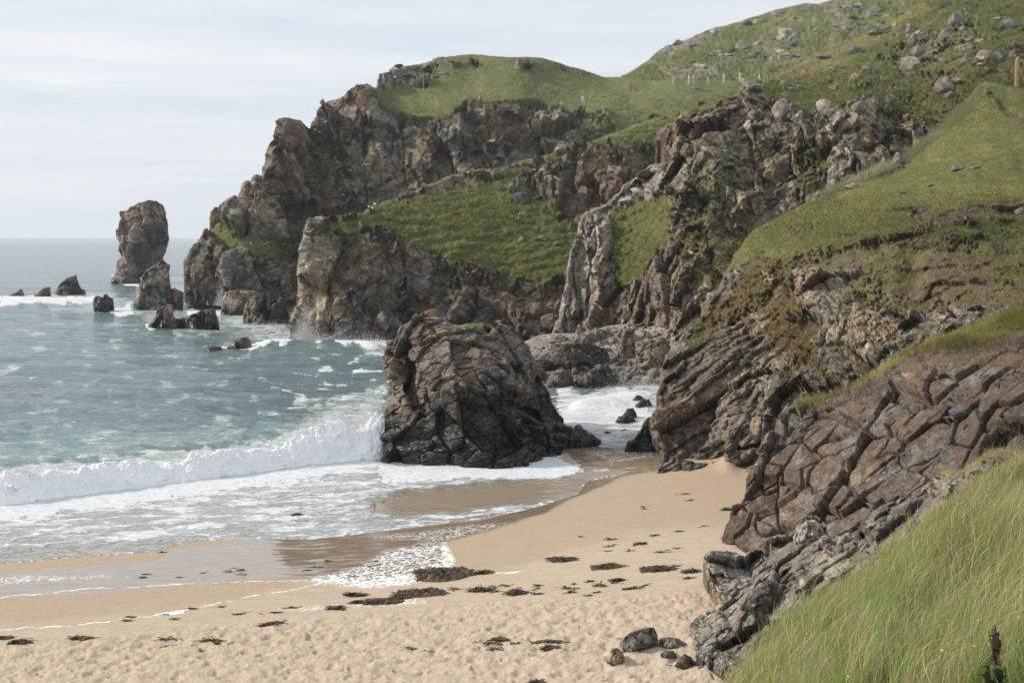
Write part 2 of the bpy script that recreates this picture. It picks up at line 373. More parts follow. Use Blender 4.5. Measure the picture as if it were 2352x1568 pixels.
    if post is not None: P, W, rock = post(X, Y, P, W, rock)
    # sides and back
    e = np.concatenate([q[:, [0, 1]], q[:, [1, 2]], q[:, [2, 3]], q[:, [3, 0]]]); key = np.sort(e, 1); kk = key[:, 0].astype(np.int64) * len(X) + key[:, 1]
    _, inv, cnt = np.unique(kk, return_inverse=True, return_counts=True); be = e[cnt[inv] == 1]
    V = P; faces = [q]; n0 = len(P)
    if closed:
        th = (thick if thick else back) * np.sqrt(np.clip(1 - (1 - np.clip(sd / (curl * 1.5), 0, 1)) ** 2, 0, 1))
        dm = np.median(D); B = at(X, Y, np.maximum(D, dm * .98) + .1 + th) ; B += (fbm(B / big, 3, .5) * big * .2 * fade)[:, None] * np.array([1, 1, 1])
        bd = np.zeros(len(X), bool); bd[be.ravel()] = True; bid = np.arange(n0) + n0; bid[bd] = np.arange(n0)[bd]
        V = np.vstack([P, B]); faces.append(bid[q][:, ::-1]); rep = lambda a: np.concatenate([a, a])
    else:
        bv = np.unique(be); r2 = {}
        mp = -np.ones(n0, int); mp[bv] = np.arange(len(bv)) + n0; mp2 = -np.ones(n0, int); mp2[bv] = np.arange(len(bv)) + n0 + len(bv)
        cx, cy = X.mean(), Y.mean()
        cp = np.array([0, 0, CAM_H]); vd = P[bv] - cp; far_ = (1 + back / np.maximum(P[bv][:, 1:2], 1))
        B = cp + vd * (1 + .35 * (far_ - 1)) - np.array([0, 0, .05]) * back; B2 = cp + vd * far_ - np.array([0, 0, .35]) * back
        V = np.vstack([P, B, B2])
        faces += [np.stack([be[:, 1], be[:, 0], mp[be[:, 0]], mp[be[:, 1]]], -1), np.stack([mp[be[:, 1]], mp[be[:, 0]], mp2[be[:, 0]], mp2[be[:, 1]]], -1)]
        rep = lambda a: np.concatenate([a, a[bv], a[bv]])
    s = Surf(); s.X, s.Y, s.P, s.N, s.rock, s.W, s.D = X, Y, P, N2, rock, W, D
    s.grid = -np.ones((ny, nx), int); s.grid.ravel()[used] = np.arange(used.sum()); s.g0 = (x0, y0); s.step = step
    if link:
        org = np.array([V[:, 0].mean(), V[:, 1].mean(), max(V[:, 2].min(), 0)])
        me = mesh(name, V - org, faces, {'Col': rep(np.clip(W, .004, .9)), 'rock': rep(rock), 'wet': rep(wet), 'lichen': rep(lich)}, [mat])
        s.o = put(name, me, label, cat, group, kind, parent, loc=org)
    return s
def pick(s, tx, ty):
    """world point of a surface where the photograph shows (tx, ty)"""
    j = int((tx - s.g0[0]) / s.step + .5); i = int((ty - s.g0[1]) / s.step + .5)
    for r in range(0, 12):
        for a in range(-r, r + 1):
            for b in range(-r, r + 1):
                if max(abs(a), abs(b)) == r and 0 <= i + a < s.grid.shape[0] and 0 <= j + b < s.grid.shape[1]:
                    k = s.grid[i + a, j + b]
                    if k >= 0: return s.P[k], s.N[k], k
    return None
# ---------------------------------------------------------------- the coast, far to near
M_FAR = terrain_material('far_hill_turf_and_rock', 1.3, 0.3, (1, 1, .7), .9)
M_HEAD = terrain_material('headland_stone', 1.1, 0.12, (1, 1, 2.0), .35)
M_MID = terrain_material('ridge_stone', .8, -0.15, (1, 1, 2.2), .3)
M_RIGHT = terrain_material('cliff_stone', .7, 0.1, (1, 1, 1.9), .6)
M_PROW = terrain_material('slab_stone', .38, 0.55, (2.2, 1, .7), .4)
M_RED = terrain_material('red_jointed_stone', .22, 0.9, (1.5, 1, .8), .35)
M_LICH = terrain_material('lichen_stone', .16, -0.4, (1, 1, 1), 1.0)
M_STACK = terrain_material('sea_stack_stone', .9, 0.5, (1, 1, .7), .3)
M_MIDROCK = terrain_material('shore_rock_stone', .34, 0.42, (1, 1, 1.5), .55)

far = layer('far_hill', [(1405, 186), (1440, 170), (1490, 138), (1530, 105), (1600, 80), (1650, 62), (1700, 50), (1760, 30), (1810, 16), (1850, 7), (1880, 10), (1930, -4), (1990, -8), (2120, -30), (2460, -90), (2460, 320), (1700, 260), (1400, 230)],
    [(1405, 186, 395), (1490, 138, 450), (1600, 80, 480), (1850, 8, 500), (2100, -30, 510), (2450, -90, 500), (1600, 190, 375), (1800, 190, 360), (2000, 150, 380), (2352, 100, 400), (1420, 230, 350), (1700, 260, 330), (2460, 300, 330), (1750, 110, 430)],
    step=2.2, rough=lambda x, y: .05 if 1490 < x < 1760 else .025, curl=10, curl_d=8, back=60, base='grass', scales=[(7, 1.8, .2, (1, 1, .6), .2), (3, .8, .2, (1, 1, .7), .1)],
    paint=[('dgrass', [(1400, 190), (1760, 40), (1900, 20), (1800, 150), (1560, 200)], 30, 50, .45), ('grey', [(1488, 142), (1530, 106), (1600, 82), (1660, 62), (1655, 80), (1560, 120), (1500, 150)], 5, 8, .8),
           ('grey', [(1800, 20), (1850, 4), (1960, 0), (1980, 30), (1900, 35)], 5, 12, .6), ('grey', [(1600, 165), (1700, 120), (1800, 60), (1950, 40), (1960, 110), (1850, 140), (1700, 160)], 12, 26, .35),
           ('grey', [(1520, 175), (1560, 150), (1640, 150), (1640, 172), (1560, 182)], 5, 10, .6), ('straw', [(1700, 60), (2100, 0), (2100, 100), (1800, 120)], 30, 50, .3)],
    grass_amp=.9, mat=M_FAR, seed=3, label='distant grassy hill scattered with grey outcrops', kind='structure', wet_z=0)

head = layer('headland', [(423, 735), (430, 700), (426, 640), (424, 600), (438, 575), (462, 550), (482, 528), (512, 490), (530, 470), (548, 445), (556, 420), (575, 415), (582, 400), (600, 402), (612, 378), (613, 350), (625, 330), (634, 322), (640, 282), (652, 279), (668, 275), (684, 275), (700, 291), (713, 302), (716, 280), (728, 262), (742, 240), (752, 232), (770, 228), (785, 222), (805, 208), (840, 203), (866, 197), (868, 180), (885, 168), (905, 156), (960, 147), (1000, 136), (1030, 130), (1060, 125), (1110, 126), (1140, 130), (1200, 131), (1245, 133), (1290, 145), (1340, 162), (1385, 177), (1440, 178), (1500, 186), (1800, 182), (1830, 260), (1500, 420), (1050, 560), (760, 800), (560, 760)],
    [(428, 712, 246), (500, 715, 248), (600, 720, 250), (690, 720, 252), (430, 600, 250), (520, 600, 243), (620, 600, 250), (680, 600, 262), (485, 530, 256), (560, 520, 252), (640, 520, 258), (545, 450, 262), (620, 450, 262), (700, 450, 264), (610, 380, 262), (690, 380, 264), (760, 400, 272),
     (640, 290, 267), (690, 300, 268), (730, 300, 278), (760, 240, 281), (860, 205, 288), (820, 450, 273), (820, 350, 275), (820, 280, 278), (880, 262, 281), (930, 278, 278), (900, 350, 273), (900, 450, 269), (1000, 290, 277), (1000, 370, 272), (1060, 244, 285), (1140, 252, 283), (1200, 242, 286),
     (1160, 290, 280), (1180, 330, 277), (1240, 262, 284), (1300, 290, 281), (1350, 280, 285), (1350, 320, 279), (900, 220, 296), (1000, 200, 310), (960, 155, 338), (1080, 127, 355), (1080, 180, 330), (1240, 137, 360), (1240, 200, 322), (1400, 180, 390), (1400, 230, 315), (1550, 230, 320), (1450, 260, 300), (1700, 200, 345), (1800, 190, 360), (1500, 400, 280), (1050, 540, 262), (760, 780, 250)],
    step=2.0, rough=lambda x, y: .13 if x < 880 else .03, curl=12, curl_d=5, back=50, base='grey',
    scales=[(13, 5.4, .12, (.7, 1, 2.4), .6, 2.0), (5.0, 1.5, .15, (.7, 1, 1.9), .25, 1.8), (1.9, .42, .1, (1, 1, 1.3), .08, 1.6)],
    tints=[('red', -.1, .4, 60), ('tan', .15, .6, 45), ('dark', .1, .5, 50), ('pink', .3, .7, 30)],
    paint=[('dark', [(440, 560), (560, 590), (620, 700), (700, 740), (420, 740), (430, 600)], 12, 25, .8), ('dark', [(610, 400), (700, 400), (720, 480), (700, 600), (650, 520)], 12, 25, .55), ('red', [(640, 290), (700, 310), (720, 430), (620, 460)], 15, 25, .7),
           ('tan', [(560, 410), (620, 420), (640, 500), (560, 520), (520, 500)], 12, 15, .55), ('tan', [(820, 270), (870, 270), (860, 400), (820, 380)], 12, 20, .6), ('tan', [(900, 320), (960, 300), (960, 440), (880, 430)], 14, 20, .6),
           ('grass', [(862, 212), (885, 180), (960, 152), (1050, 126), (1150, 126), (1245, 130), (1300, 146), (1400, 172), (1430, 174), (1820, 172), (1820, 230), (1500, 300), (1335, 318), (1333, 300), (1345, 262), (1250, 238), (1200, 236), (1062, 243), (1045, 262), (1000, 276), (950, 276), (925, 268), (880, 244)], 3, 5, 1),
           ('bright', [(1350, 215), (1600, 195), (1800, 185), (1800, 240), (1500, 290), (1340, 300)], 18, 20, .75),
           ('dgrass', [(880, 190), (1000, 160), (1060, 180), (980, 230), (890, 235)], 12, 25, .4), ('straw', [(900, 230), (1200, 190), (1300, 200), (1050, 260), (950, 270)], 18, 25, .35),
           ('grey', [(872, 183), (900, 160), (1000, 146), (1000, 172), (980, 195), (900, 200), (872, 200)], 4, 14, .85), ('grey', [(1030, 142), (1080, 140), (1120, 152), (1090, 160), (1040, 154)], 3, 8, .7), ('grey', [(1180, 146), (1230, 150), (1225, 166), (1190, 162)], 3, 8, .7), ('grey', [(1260, 140), (1300, 148), (1350, 168), (1330, 176), (1280, 158)], 3, 7, .6),
           ('dsoil', [(1058, 240), (1140, 234), (1240, 229), (1240, 235), (1140, 243), (1062, 248)], 1.5, 2, 1), ('dsoil', [(924, 268), (1000, 272), (1045, 262), (1050, 268), (1000, 282), (930, 276)], 1.5, 3, 1),
           ('scree', [(1290, 275), (1400, 255), (1430, 290), (1360, 325), (1280, 320)], 10, 14, .6), ('dgrass', [(1240, 245), (1330, 252), (1340, 280), (1260, 275)], 6, 10, .6), ('red', [(1140, 255), (1200, 262), (1190, 330), (1160, 310)], 6, 10, .7),
           ('dgrass', [(715, 300), (800, 320), (800, 400), (740, 440), (700, 400)], 14, 20, .6), ('dgrass', [(950, 290), (1100, 270), (1130, 330), (1040, 380), (980, 330)], 14, 20, .45), ('dgrass', [(700, 300), (900, 280), (1000, 380), (900, 520), (720, 500)], 14, 20, .28),
           ('grass', [(480, 540), (500, 520), (560, 540), (640, 555), (680, 580), (670, 610), (600, 600), (540, 575), (500, 570)], 8, 20, 1), ('grass', [(720, 480), (800, 470), (830, 500), (760, 520)], 8, 14, .5)],
    carve=[([(1150, 262), (1200, 266), (1205, 330), (1170, 320)], 5, 10), ([(1205, 262), (1250, 250), (1260, 300), (1210, 310)], -4, 10), ([(640, 470), (720, 470), (720, 720), (680, 740), (650, 600)], 7, 18)],
    ledge=.45, mat=M_HEAD, seed=11, terrace=(6, .5), push=.8, label='rocky headland with sheer dark cliffs and a domed green top', kind='structure', terr=.25)

ridge = layer('ridge_cliff', [(660, 800), (668, 760), (668, 725), (685, 690), (690, 660), (692, 610), (690, 575), (698, 545), (700, 525), (714, 512), (740, 505), (790, 497), (840, 487), (870, 470), (930, 446), (1000, 418), (1040, 400), (1100, 392), (1150, 388), (1180, 372), (1240, 360), (1350, 328), (1420, 302), (1500, 272), (1560, 256), (1640, 236), (1700, 218), (1760, 200), (1830, 230), (1700, 700), (1320, 800), (1100, 800), (860, 800), (700, 806)],
    [(680, 785, 170), (760, 790, 168.5), (850, 795, 167), (1000, 775, 178), (1180, 785, 172), (1300, 780, 170), (690, 700, 174), (760, 700, 172), (700, 520, 184), (760, 500, 188), (780, 620, 178), (900, 700, 182), (900, 600, 186), (860, 485, 191), (950, 520, 189), (1060, 400, 203), (1060, 540, 188), (1000, 640, 184), (1150, 645, 183), (1250, 640, 182), (1290, 560, 188), (1200, 480, 195), (1240, 375, 209), (1350, 330, 215), (1280, 430, 200), (1400, 400, 203), (1500, 275, 227), (1600, 250, 234), (1700, 220, 242), (1760, 205, 246), (1600, 350, 212), (1500, 450, 198), (1500, 700, 185), (1100, 720, 178), (1250, 720, 176)],
    step=2.0, rough=lambda x, y: .12 if x < 860 else .02, curl=10, curl_d=3, back=40, base='grey',
    scales=[(9.5, 3.8, -.15, (.7, 1, 2.6), .5, 2.0), (3.6, 1.05, -.15, (.7, 1, 2.1), .18, 1.8), (1.4, .32, -.1, (1, 1, 1.3), .06, 1.6)],
    tints=[('red', -.2, .3, 50), ('dark', .0, .4, 60), ('tan', .3, .7, 30)],
    paint=[('tan', [(690, 520), (740, 500), (760, 560), (790, 640), (790, 740), (740, 740), (665, 790), (668, 700), (690, 640)], 8, 12, .9), ('grey', [(720, 540), (760, 520), (750, 600), (730, 600)], 6, 8, .7), ('pale', [(695, 530), (715, 530), (705, 640), (690, 640)], 5, 6, .8), ('dark', [(800, 640), (900, 640), (1000, 700), (1200, 720), (1300, 800), (860, 800), (790, 760)], 16, 30, .6), ('red', [(1020, 640), (1250, 650), (1290, 720), (1270, 780), (1120, 770)], 16, 20, .7),
           ('dark', [(690, 752), (820, 740), (860, 800), (700, 800)], 6, 10, .8),
           ('grass', [(745, 520), (790, 497), (850, 480), (890, 456), (950, 450), (1060, 418), (1180, 376), (1350, 322), (1500, 266), (1760, 190), (1800, 260), (1600, 300), (1500, 330), (1420, 345), (1330, 345), (1230, 372), (1190, 400), (1180, 440), (1275, 470), (1330, 540), (1318, 600), (1275, 650), (1180, 648), (1100, 628), (1020, 600), (960, 560), (900, 545), (850, 520), (800, 540)], 5, 16, 1),
           ('dgrass', [(740, 500), (850, 500), (900, 560), (860, 600), (780, 590)], 12, 20, .5), ('dgrass', [(980, 570), (1100, 620), (1280, 640), (1270, 700), (1100, 680)], 12, 20, .5),
           ('bright', [(1150, 384), (1350, 326), (1500, 272), (1760, 196), (1780, 215), (1600, 262), (1500, 290), (1350, 340), (1200, 378)], 5, 5, .95), ('straw', [(1440, 296), (1600, 245), (1700, 218), (1700, 230), (1560, 268), (1440, 310)], 5, 6, .6),
           ('scree', [(960, 452), (1040, 402), (1160, 392), (1170, 405), (1090, 422), (1040, 440)], 5, 8, .8), ('dgrass', [(1180, 420), (1300, 400), (1330, 540), (1310, 640), (1180, 600), (1120, 500)], 25, 30, .5),
           ('soil', [(1200, 372), (1350, 345), (1480, 325), (1500, 360), (1440, 400), (1300, 380), (1220, 400)], 6, 14, .65), ('red', [(1270, 390), (1420, 400), (1440, 450), (1350, 480), (1280, 470)], 10, 14, .7), ('dsoil', [(1255, 352), (1400, 336), (1420, 344), (1260, 362)], 2, 4, .9), ('dsoil', [(1480, 320), (1560, 290), (1560, 420), (1480, 400)], 8, 14, .6)],
    ledge=.6, mat=M_MID, seed=23, terrace=(5, .5), push=.8, label='green sloping ridge ending in a tan buttress at the sea', kind='structure', grass_amp=.35, terr=.3)

cliff = layer('hillside_cliff', [(1268, 800), (1276, 740), (1288, 700), (1300, 640), (1304, 600), (1318, 560), (1330, 510), (1342, 488), (1368, 476), (1400, 462), (1424, 440), (1432, 424), (1470, 398), (1490, 382), (1520, 374), (1548, 366), (1530, 345), (1508, 322), (1512, 300), (1550, 280), (1582, 246), (1640, 236), (1690, 214), (1700, 203), (1732, 194), (1752, 186), (1790, 170), (1830, 150), (1870, 134), (1905, 117), (1960, 95), (2000, 75), (2040, 55), (2075, 32), (2110, 8), (2140, -8), (2200, -30), (2460, -100), (2460, 700), (1900, 760), (1700, 1000), (1570, 960), (1545, 800), (1500, 745), (1440, 752), (1400, 768), (1300, 790)],
    [(1285, 770, 158), (1400, 765, 152), (1520, 760, 136), (1300, 620, 161), (1340, 495, 164), (1400, 600, 159), (1400, 480, 166), (1480, 480, 162), (1480, 600, 151), (1530, 640, 138), (1545, 560, 142), (1530, 372, 164), (1460, 440, 165), (1500, 330, 170), (1580, 250, 166), (1700, 212, 162), (1600, 350, 151), (1600, 450, 143), (1620, 550, 137), (1640, 700, 128), (1700, 300, 152), (1700, 400, 146), (1700, 500, 141), (1720, 540, 139), (1560, 820, 122),
     (1800, 262, 154), (1800, 300, 149), (1800, 400, 144), (1800, 480, 139), (1900, 235, 156), (1900, 300, 147), (1900, 430, 138), (1950, 230, 152), (1960, 400, 137), (2000, 350, 141), (2060, 330, 142), (1850, 200, 168), (1900, 120, 196), (2000, 75, 206), (2120, 0, 210), (2100, 150, 176), (2100, 250, 154), (2200, 200, 156), (2200, 100, 176), (2352, 150, 160), (2352, 0, 188), (2352, -70, 200), (2352, 400, 142), (2100, 500, 130), (1800, 800, 110), (2300, 700, 110)],
    step=2.0, rough=lambda x, y: .11 if x < 1740 else .02, curl=8, curl_d=3, back=40, base='grey',
    scales=[(6.5, 2.8, .06, (.6, 1, 3.2), .7, 2.2), (2.1, .95, .05, (.75, 1, 3.4), .26, 2.2), (.9, .20, .0, (1, 1, 1.3), .05, 1.8)],
    tints=[('tan', -.15, .4, 50), ('red', .2, .6, 45), ('dark', .25, .6, 40), ('pale', .4, .9, 30)],
    paint=[('pale', [(1330, 490), (1395, 480), (1415, 560), (1400, 640), (1400, 740), (1278, 780), (1285, 680)], 8, 12, .9), ('red', [(1330, 720), (1420, 640), (1520, 620), (1520, 740), (1400, 760), (1300, 780)], 10, 18, .7), ('grey', [(1430, 430), (1540, 375), (1560, 450), (1480, 480), (1420, 480)], 6, 10, .9),
           ('red', [(1500, 290), (1640, 240), (1740, 200), (1740, 260), (1640, 330), (1560, 380), (1500, 340)], 10, 14, .75), ('tan', [(1560, 330), (1660, 300), (1640, 420), (1590, 480), (1560, 440)], 10, 14, .6), ('tan', [(1700, 360), (1780, 360), (1780, 480), (1740, 540), (1700, 450)], 10, 14, .5), ('tan', [(1520, 600), (1600, 560), (1600, 720), (1560, 800), (1510, 720)], 10, 14, .55),
           ('dsoil', [(1480, 330), (1560, 300), (1560, 370), (1500, 380)], 8, 10, .6),
           ('grass', [(1585, 243), (1690, 212), (1700, 216), (1600, 252), (1570, 262)], 3, 3, 1),
           ('grass', [(1745, 184), (2120, -30), (2460, -130), (2460, 330), (2230, 225), (2180, 290), (2100, 290), (2040, 250), (2000, 235), (1960, 225), (1930, 235), (1900, 262), (1860, 268), (1790, 232), (1760, 205)], 5, 20, 1),
           ('grass', [(1400, 480), (1430, 478), (1540, 440), (1548, 540), (1500, 590), (1470, 640), (1420, 650), (1410, 590), (1405, 520)], 5, 12, 1), ('dgrass', [(1400, 530), (1480, 520), (1470, 640), (1420, 640)], 12, 18, .5),
           ('straw', [(1748, 182), (1900, 112), (2100, 10), (2180, -20), (2050, 80), (1900, 160), (1800, 200)], 8, 18, 1), ('dgrass', [(2000, 120), (2300, 60), (2400, 200), (2200, 200), (2050, 200)], 25, 40, .5), ('dgrass', [(1780, 210), (1900, 210), (2000, 200), (1950, 240), (1860, 262)], 12, 20, .45),
           ('soil', [(2060, 250), (2200, 200), (2230, 215), (2160, 290), (2090, 330), (2030, 340)], 10, 20, .5), ('soil', [(2230, 120), (2352, 120), (2400, 200), (2300, 190)], 10, 25, .5), ('scree', [(2060, 130), (2130, 60), (2180, 130), (2100, 200)], 10, 20, .55), ('grey', [(1960, 200), (2060, 110), (2220, 40), (2240, 110), (2120, 230), (2000, 240)], 14, 40, .42), ('soil', [(2040, 250), (2240, 130), (2352, 90), (2352, 200), (2100, 300)], 14, 40, .42), ('red', [(2230, 40), (2352, 20), (2352, 110), (2260, 110)], 10, 30, .25),
           ('dgrass', [(1590, 380), (1700, 330), (1720, 420), (1640, 500), (1600, 560), (1580, 450)], 14, 22, .5), ('grass', [(1650, 520), (1720, 490), (1760, 530), (1700, 580), (1620, 640), (1600, 600)], 10, 18, .6), ('dgrass', [(1840, 330), (1900, 380), (1880, 450), (1820, 440)], 12, 16, .5),
           ('tawny', [(1540, 480), (1640, 480), (1640, 620), (1600, 740), (1560, 640)], 14, 22, .45), ('grass', [(1560, 420), (1640, 400), (1680, 470), (1640, 560), (1590, 620), (1560, 540)], 8, 34, .5), ('grass', [(1700, 300), (1900, 290), (1960, 330), (1880, 400), (1760, 380)], 8, 34, .38), ('grass', [(1830, 360), (1890, 380), (1900, 440), (1840, 460)], 8, 20, .6), ('grass', [(1640, 560), (1700, 560), (1640, 660), (1600, 700)], 8, 24, .5)],
    ledge=.6, mat=M_RIGHT, seed=37, terrace=(4, .5), push=3.0, label='steep hillside of columned grey cliffs under rough grass', kind='structure', grass_amp=.55)

STEEP = [(1790, 560), (2000, 560), (2352, 600), (2400, 780), (2100, 860), (1960, 900), (1840, 880), (1800, 720)]
meadow = layer('meadow_cliff', [(1500, 1110), (1509, 1078), (1516, 1040), (1502, 1010), (1497, 985), (1490, 968), (1500, 945), (1512, 930), (1508, 905), (1514, 890), (1518, 850), (1528, 815), (1545, 788), (1570, 780), (1578, 755), (1605, 730), (1625, 690), (1655, 650), (1672, 615), (1690, 580), (1712, 548), (1738, 524), (1770, 508), (1810, 488), (1850, 466), (1880, 452), (1900, 444), (1935, 420), (1980, 396), (2020, 384), (2050, 372), (2082, 358), (2110, 335), (2150, 300), (2190, 262), (2222, 226), (2246, 196), (2262, 186), (2300, 196), (2352, 205), (2470, 215), (2470, 900), (1950, 1150), (1740, 1110), (1700, 1105), (1672, 1085), (1640, 1095), (1580, 1110)],
    [(1510, 1083, 74), (1640, 1083, 73), (1730, 1095, 70), (1510, 950, 78), (1530, 830, 84), (1590, 760, 87), (1650, 900, 76), (1650, 800, 81), (1750, 950, 70), (1750, 800, 77), (1600, 1000, 75.5), (1680, 1000, 73), (1700, 640, 92), (1800, 640, 85), (1740, 535, 98), (1800, 565, 89), (1800, 500, 99), (1900, 560, 86), (1900, 500, 94), (1900, 450, 107), (2080, 365, 121), (2080, 470, 93), (2000, 430, 103), (2220, 232, 134), (2255, 195, 143), (2320, 220, 133), (2352, 300, 113), (2352, 400, 97), (2352, 460, 88), (2200, 440, 93), (2200, 330, 115),
     (2100, 500, 88), (2250, 500, 84), (2352, 510, 82), (2000, 560, 82), (2150, 560, 78), (2352, 560, 76), (1850, 620, 83), (1900, 700, 76), (2000, 700, 74), (2150, 700, 68), (2300, 640, 68), (2000, 850, 66), (1850, 900, 68), (1800, 1000, 67), (2200, 800, 61), (2352, 720, 60), (2400, 900, 56)],
    step=1.8, rough=lambda x, y: .10 if y > 560 else .02, curl=8, curl_d=1.6, back=30, base='grey',
    scales=[(4.6, 1.6, (.55, -1.0, STEEP), (2.1, 1, .75), .4, 2.0), (1.8, .50, (.55, -1.0, STEEP), (2.2, 1, .55), .18, 1.8), (.65, .13, (.55, -1.0, STEEP), (2.4, 1, .5), .06, 1.6)],
    tints=[('tan', -.05, .4, 45), ('red', .1, .5, 50), ('dark', .2, .6, 36), ('pale', .45, .9, 30)],
    paint=[('red', [(1500, 1100), (1510, 900), (1540, 800), (1640, 780), (1680, 900), (1680, 1090)], 14, 22, .65), ('grey', [(1560, 790), (1660, 790), (1640, 900), (1540, 920)], 14, 22, .5), ('tan', [(1820, 610), (1900, 600), (1960, 700), (2000, 840), (1920, 860), (1860, 720)], 10, 16, .65), ('pale', [(1640, 820), (1690, 790), (1680, 960), (1660, 1080), (1640, 960)], 8, 12, .45), ('pale', [(2080, 680), (2160, 640), (2300, 640), (2250, 720), (2120, 780)], 10, 20, .5),
           ('soil', [(1690, 570), (1850, 545), (1980, 530), (2100, 512), (2352, 490), (2400, 500), (2400, 700), (2200, 700), (2060, 700), (1990, 620), (1850, 620), (1700, 640)], 12, 22, 1), ('scree', [(1880, 590), (2000, 560), (2080, 600), (1980, 640), (1880, 630)], 10, 18, .6), ('soil', [(1600, 780), (1720, 740), (1720, 830), (1640, 830)], 10, 18, .6),
           ('grass', [(1640, 640), (1712, 540), (1745, 510), (1800, 484), (1900, 436), (2080, 350), (2250, 180), (2470, 200), (2470, 520), (2352, 500), (2250, 508), (2150, 520), (2060, 535), (1960, 560), (1830, 580), (1740, 590), (1700, 610)], 5, 14, 1),
           ('bright', [(1740, 530), (1900, 460), (2080, 380), (2230, 250), (2352, 260), (2352, 440), (2150, 470), (1950, 510), (1800, 540)], 22, 22, .85),
           ('straw', [(1890, 448), (1960, 410), (2080, 350), (2160, 290), (2220, 240), (2230, 252), (2150, 325), (2080, 375), (1960, 425), (1900, 460)], 6, 10, .4), ('straw', [(1740, 600), (1860, 560), (1900, 580), (1800, 620)], 8, 16, .4),
           ('grass', [(1720, 570), (1900, 545), (2060, 520), (2352, 490), (2352, 570), (2150, 590), (1980, 600), (1860, 600), (1700, 640)], 12, 40, .6), ('tawny', [(1700, 640), (1800, 600), (1840, 700), (1890, 800), (1880, 860), (1790, 800), (1740, 720), (1680, 740), (1590, 770), (1570, 750), (1640, 700)], 12, 26, .85), ('dgrass', [(1700, 640), (1810, 600), (1820, 680), (1740, 700)], 12, 22, .55), ('tawny', [(1740, 740), (1850, 760), (1830, 880), (1760, 860)], 12, 22, .5),
           ('grass', [(1980, 610), (2080, 580), (2110, 600), (2070, 700), (2000, 720), (1950, 680)], 12, 22, .7), ('dgrass', [(2110, 520), (2250, 500), (2400, 500), (2400, 640), (2300, 640), (2260, 590), (2160, 560)], 12, 22, .75), ('tawny', [(2000, 700), (2100, 720), (2150, 820), (2050, 840), (1990, 780)], 12, 22, .45), ('dgrass', [(1560, 760), (1610, 740), (1620, 790), (1570, 800)], 6, 8, .8),
           ('soil', [(2052, 478), (2140, 470), (2150, 496), (2190, 480), (2260, 469), (2352, 455), (2352, 486), (2250, 500), (2190, 514), (2150, 518), (2090, 500)], 3, 4, 1), ('dsoil', [(2052, 482), (2140, 474), (2150, 500), (2190, 484), (2260, 474), (2345, 460), (2352, 470), (2330, 488), (2250, 498), (2190, 512), (2150, 514), (2100, 496)], 3, 4, .8), ('soil', [(2110, 478), (2142, 476), (2150, 510), (2120, 500)], 2, 3, 1),
           ('dsoil', [(1955, 416), (2010, 396), (2075, 378), (2080, 386), (2040, 404), (1990, 416)], 2.5, 3, .95), ('soil', [(1800, 520), (1865, 508), (1870, 524), (1830, 534)], 3, 4, .95), ('dsoil', [(1925, 540), (1970, 532), (1960, 548)], 3, 4, .9),
           ('soil', [(2246, 190), (2260, 195), (2300, 235), (2340, 265), (2370, 300), (2355, 300), (2325, 275), (2285, 240)], 2, 2, .9)],
    carve=[([(2150, 500), (2190, 482), (2260, 470), (2350, 456), (2352, 478), (2250, 496), (2190, 510)], .55, 7), ([(2060, 480), (2142, 474), (2148, 505), (2100, 494)], .5, 8), ([(1955, 418), (2010, 396), (2078, 376), (2080, 386), (2000, 414)], .4, 7), ([(1800, 522), (1868, 506), (1870, 522), (1830, 532)], .4, 7), ([(2080, 590), (2110, 580), (2130, 700), (2070, 690)], 2, 28), ([(1690, 880), (1750, 860), (1770, 1100), (1700, 1100)], 1.2, 30)],
    ledge=.5, mat=M_PROW, seed=41, terrace=(2.2, .4), push=2.5, label='sloping green meadow breaking into a rocky cliff above the beach', kind='structure', grass_amp=.16, wet_z=.6)

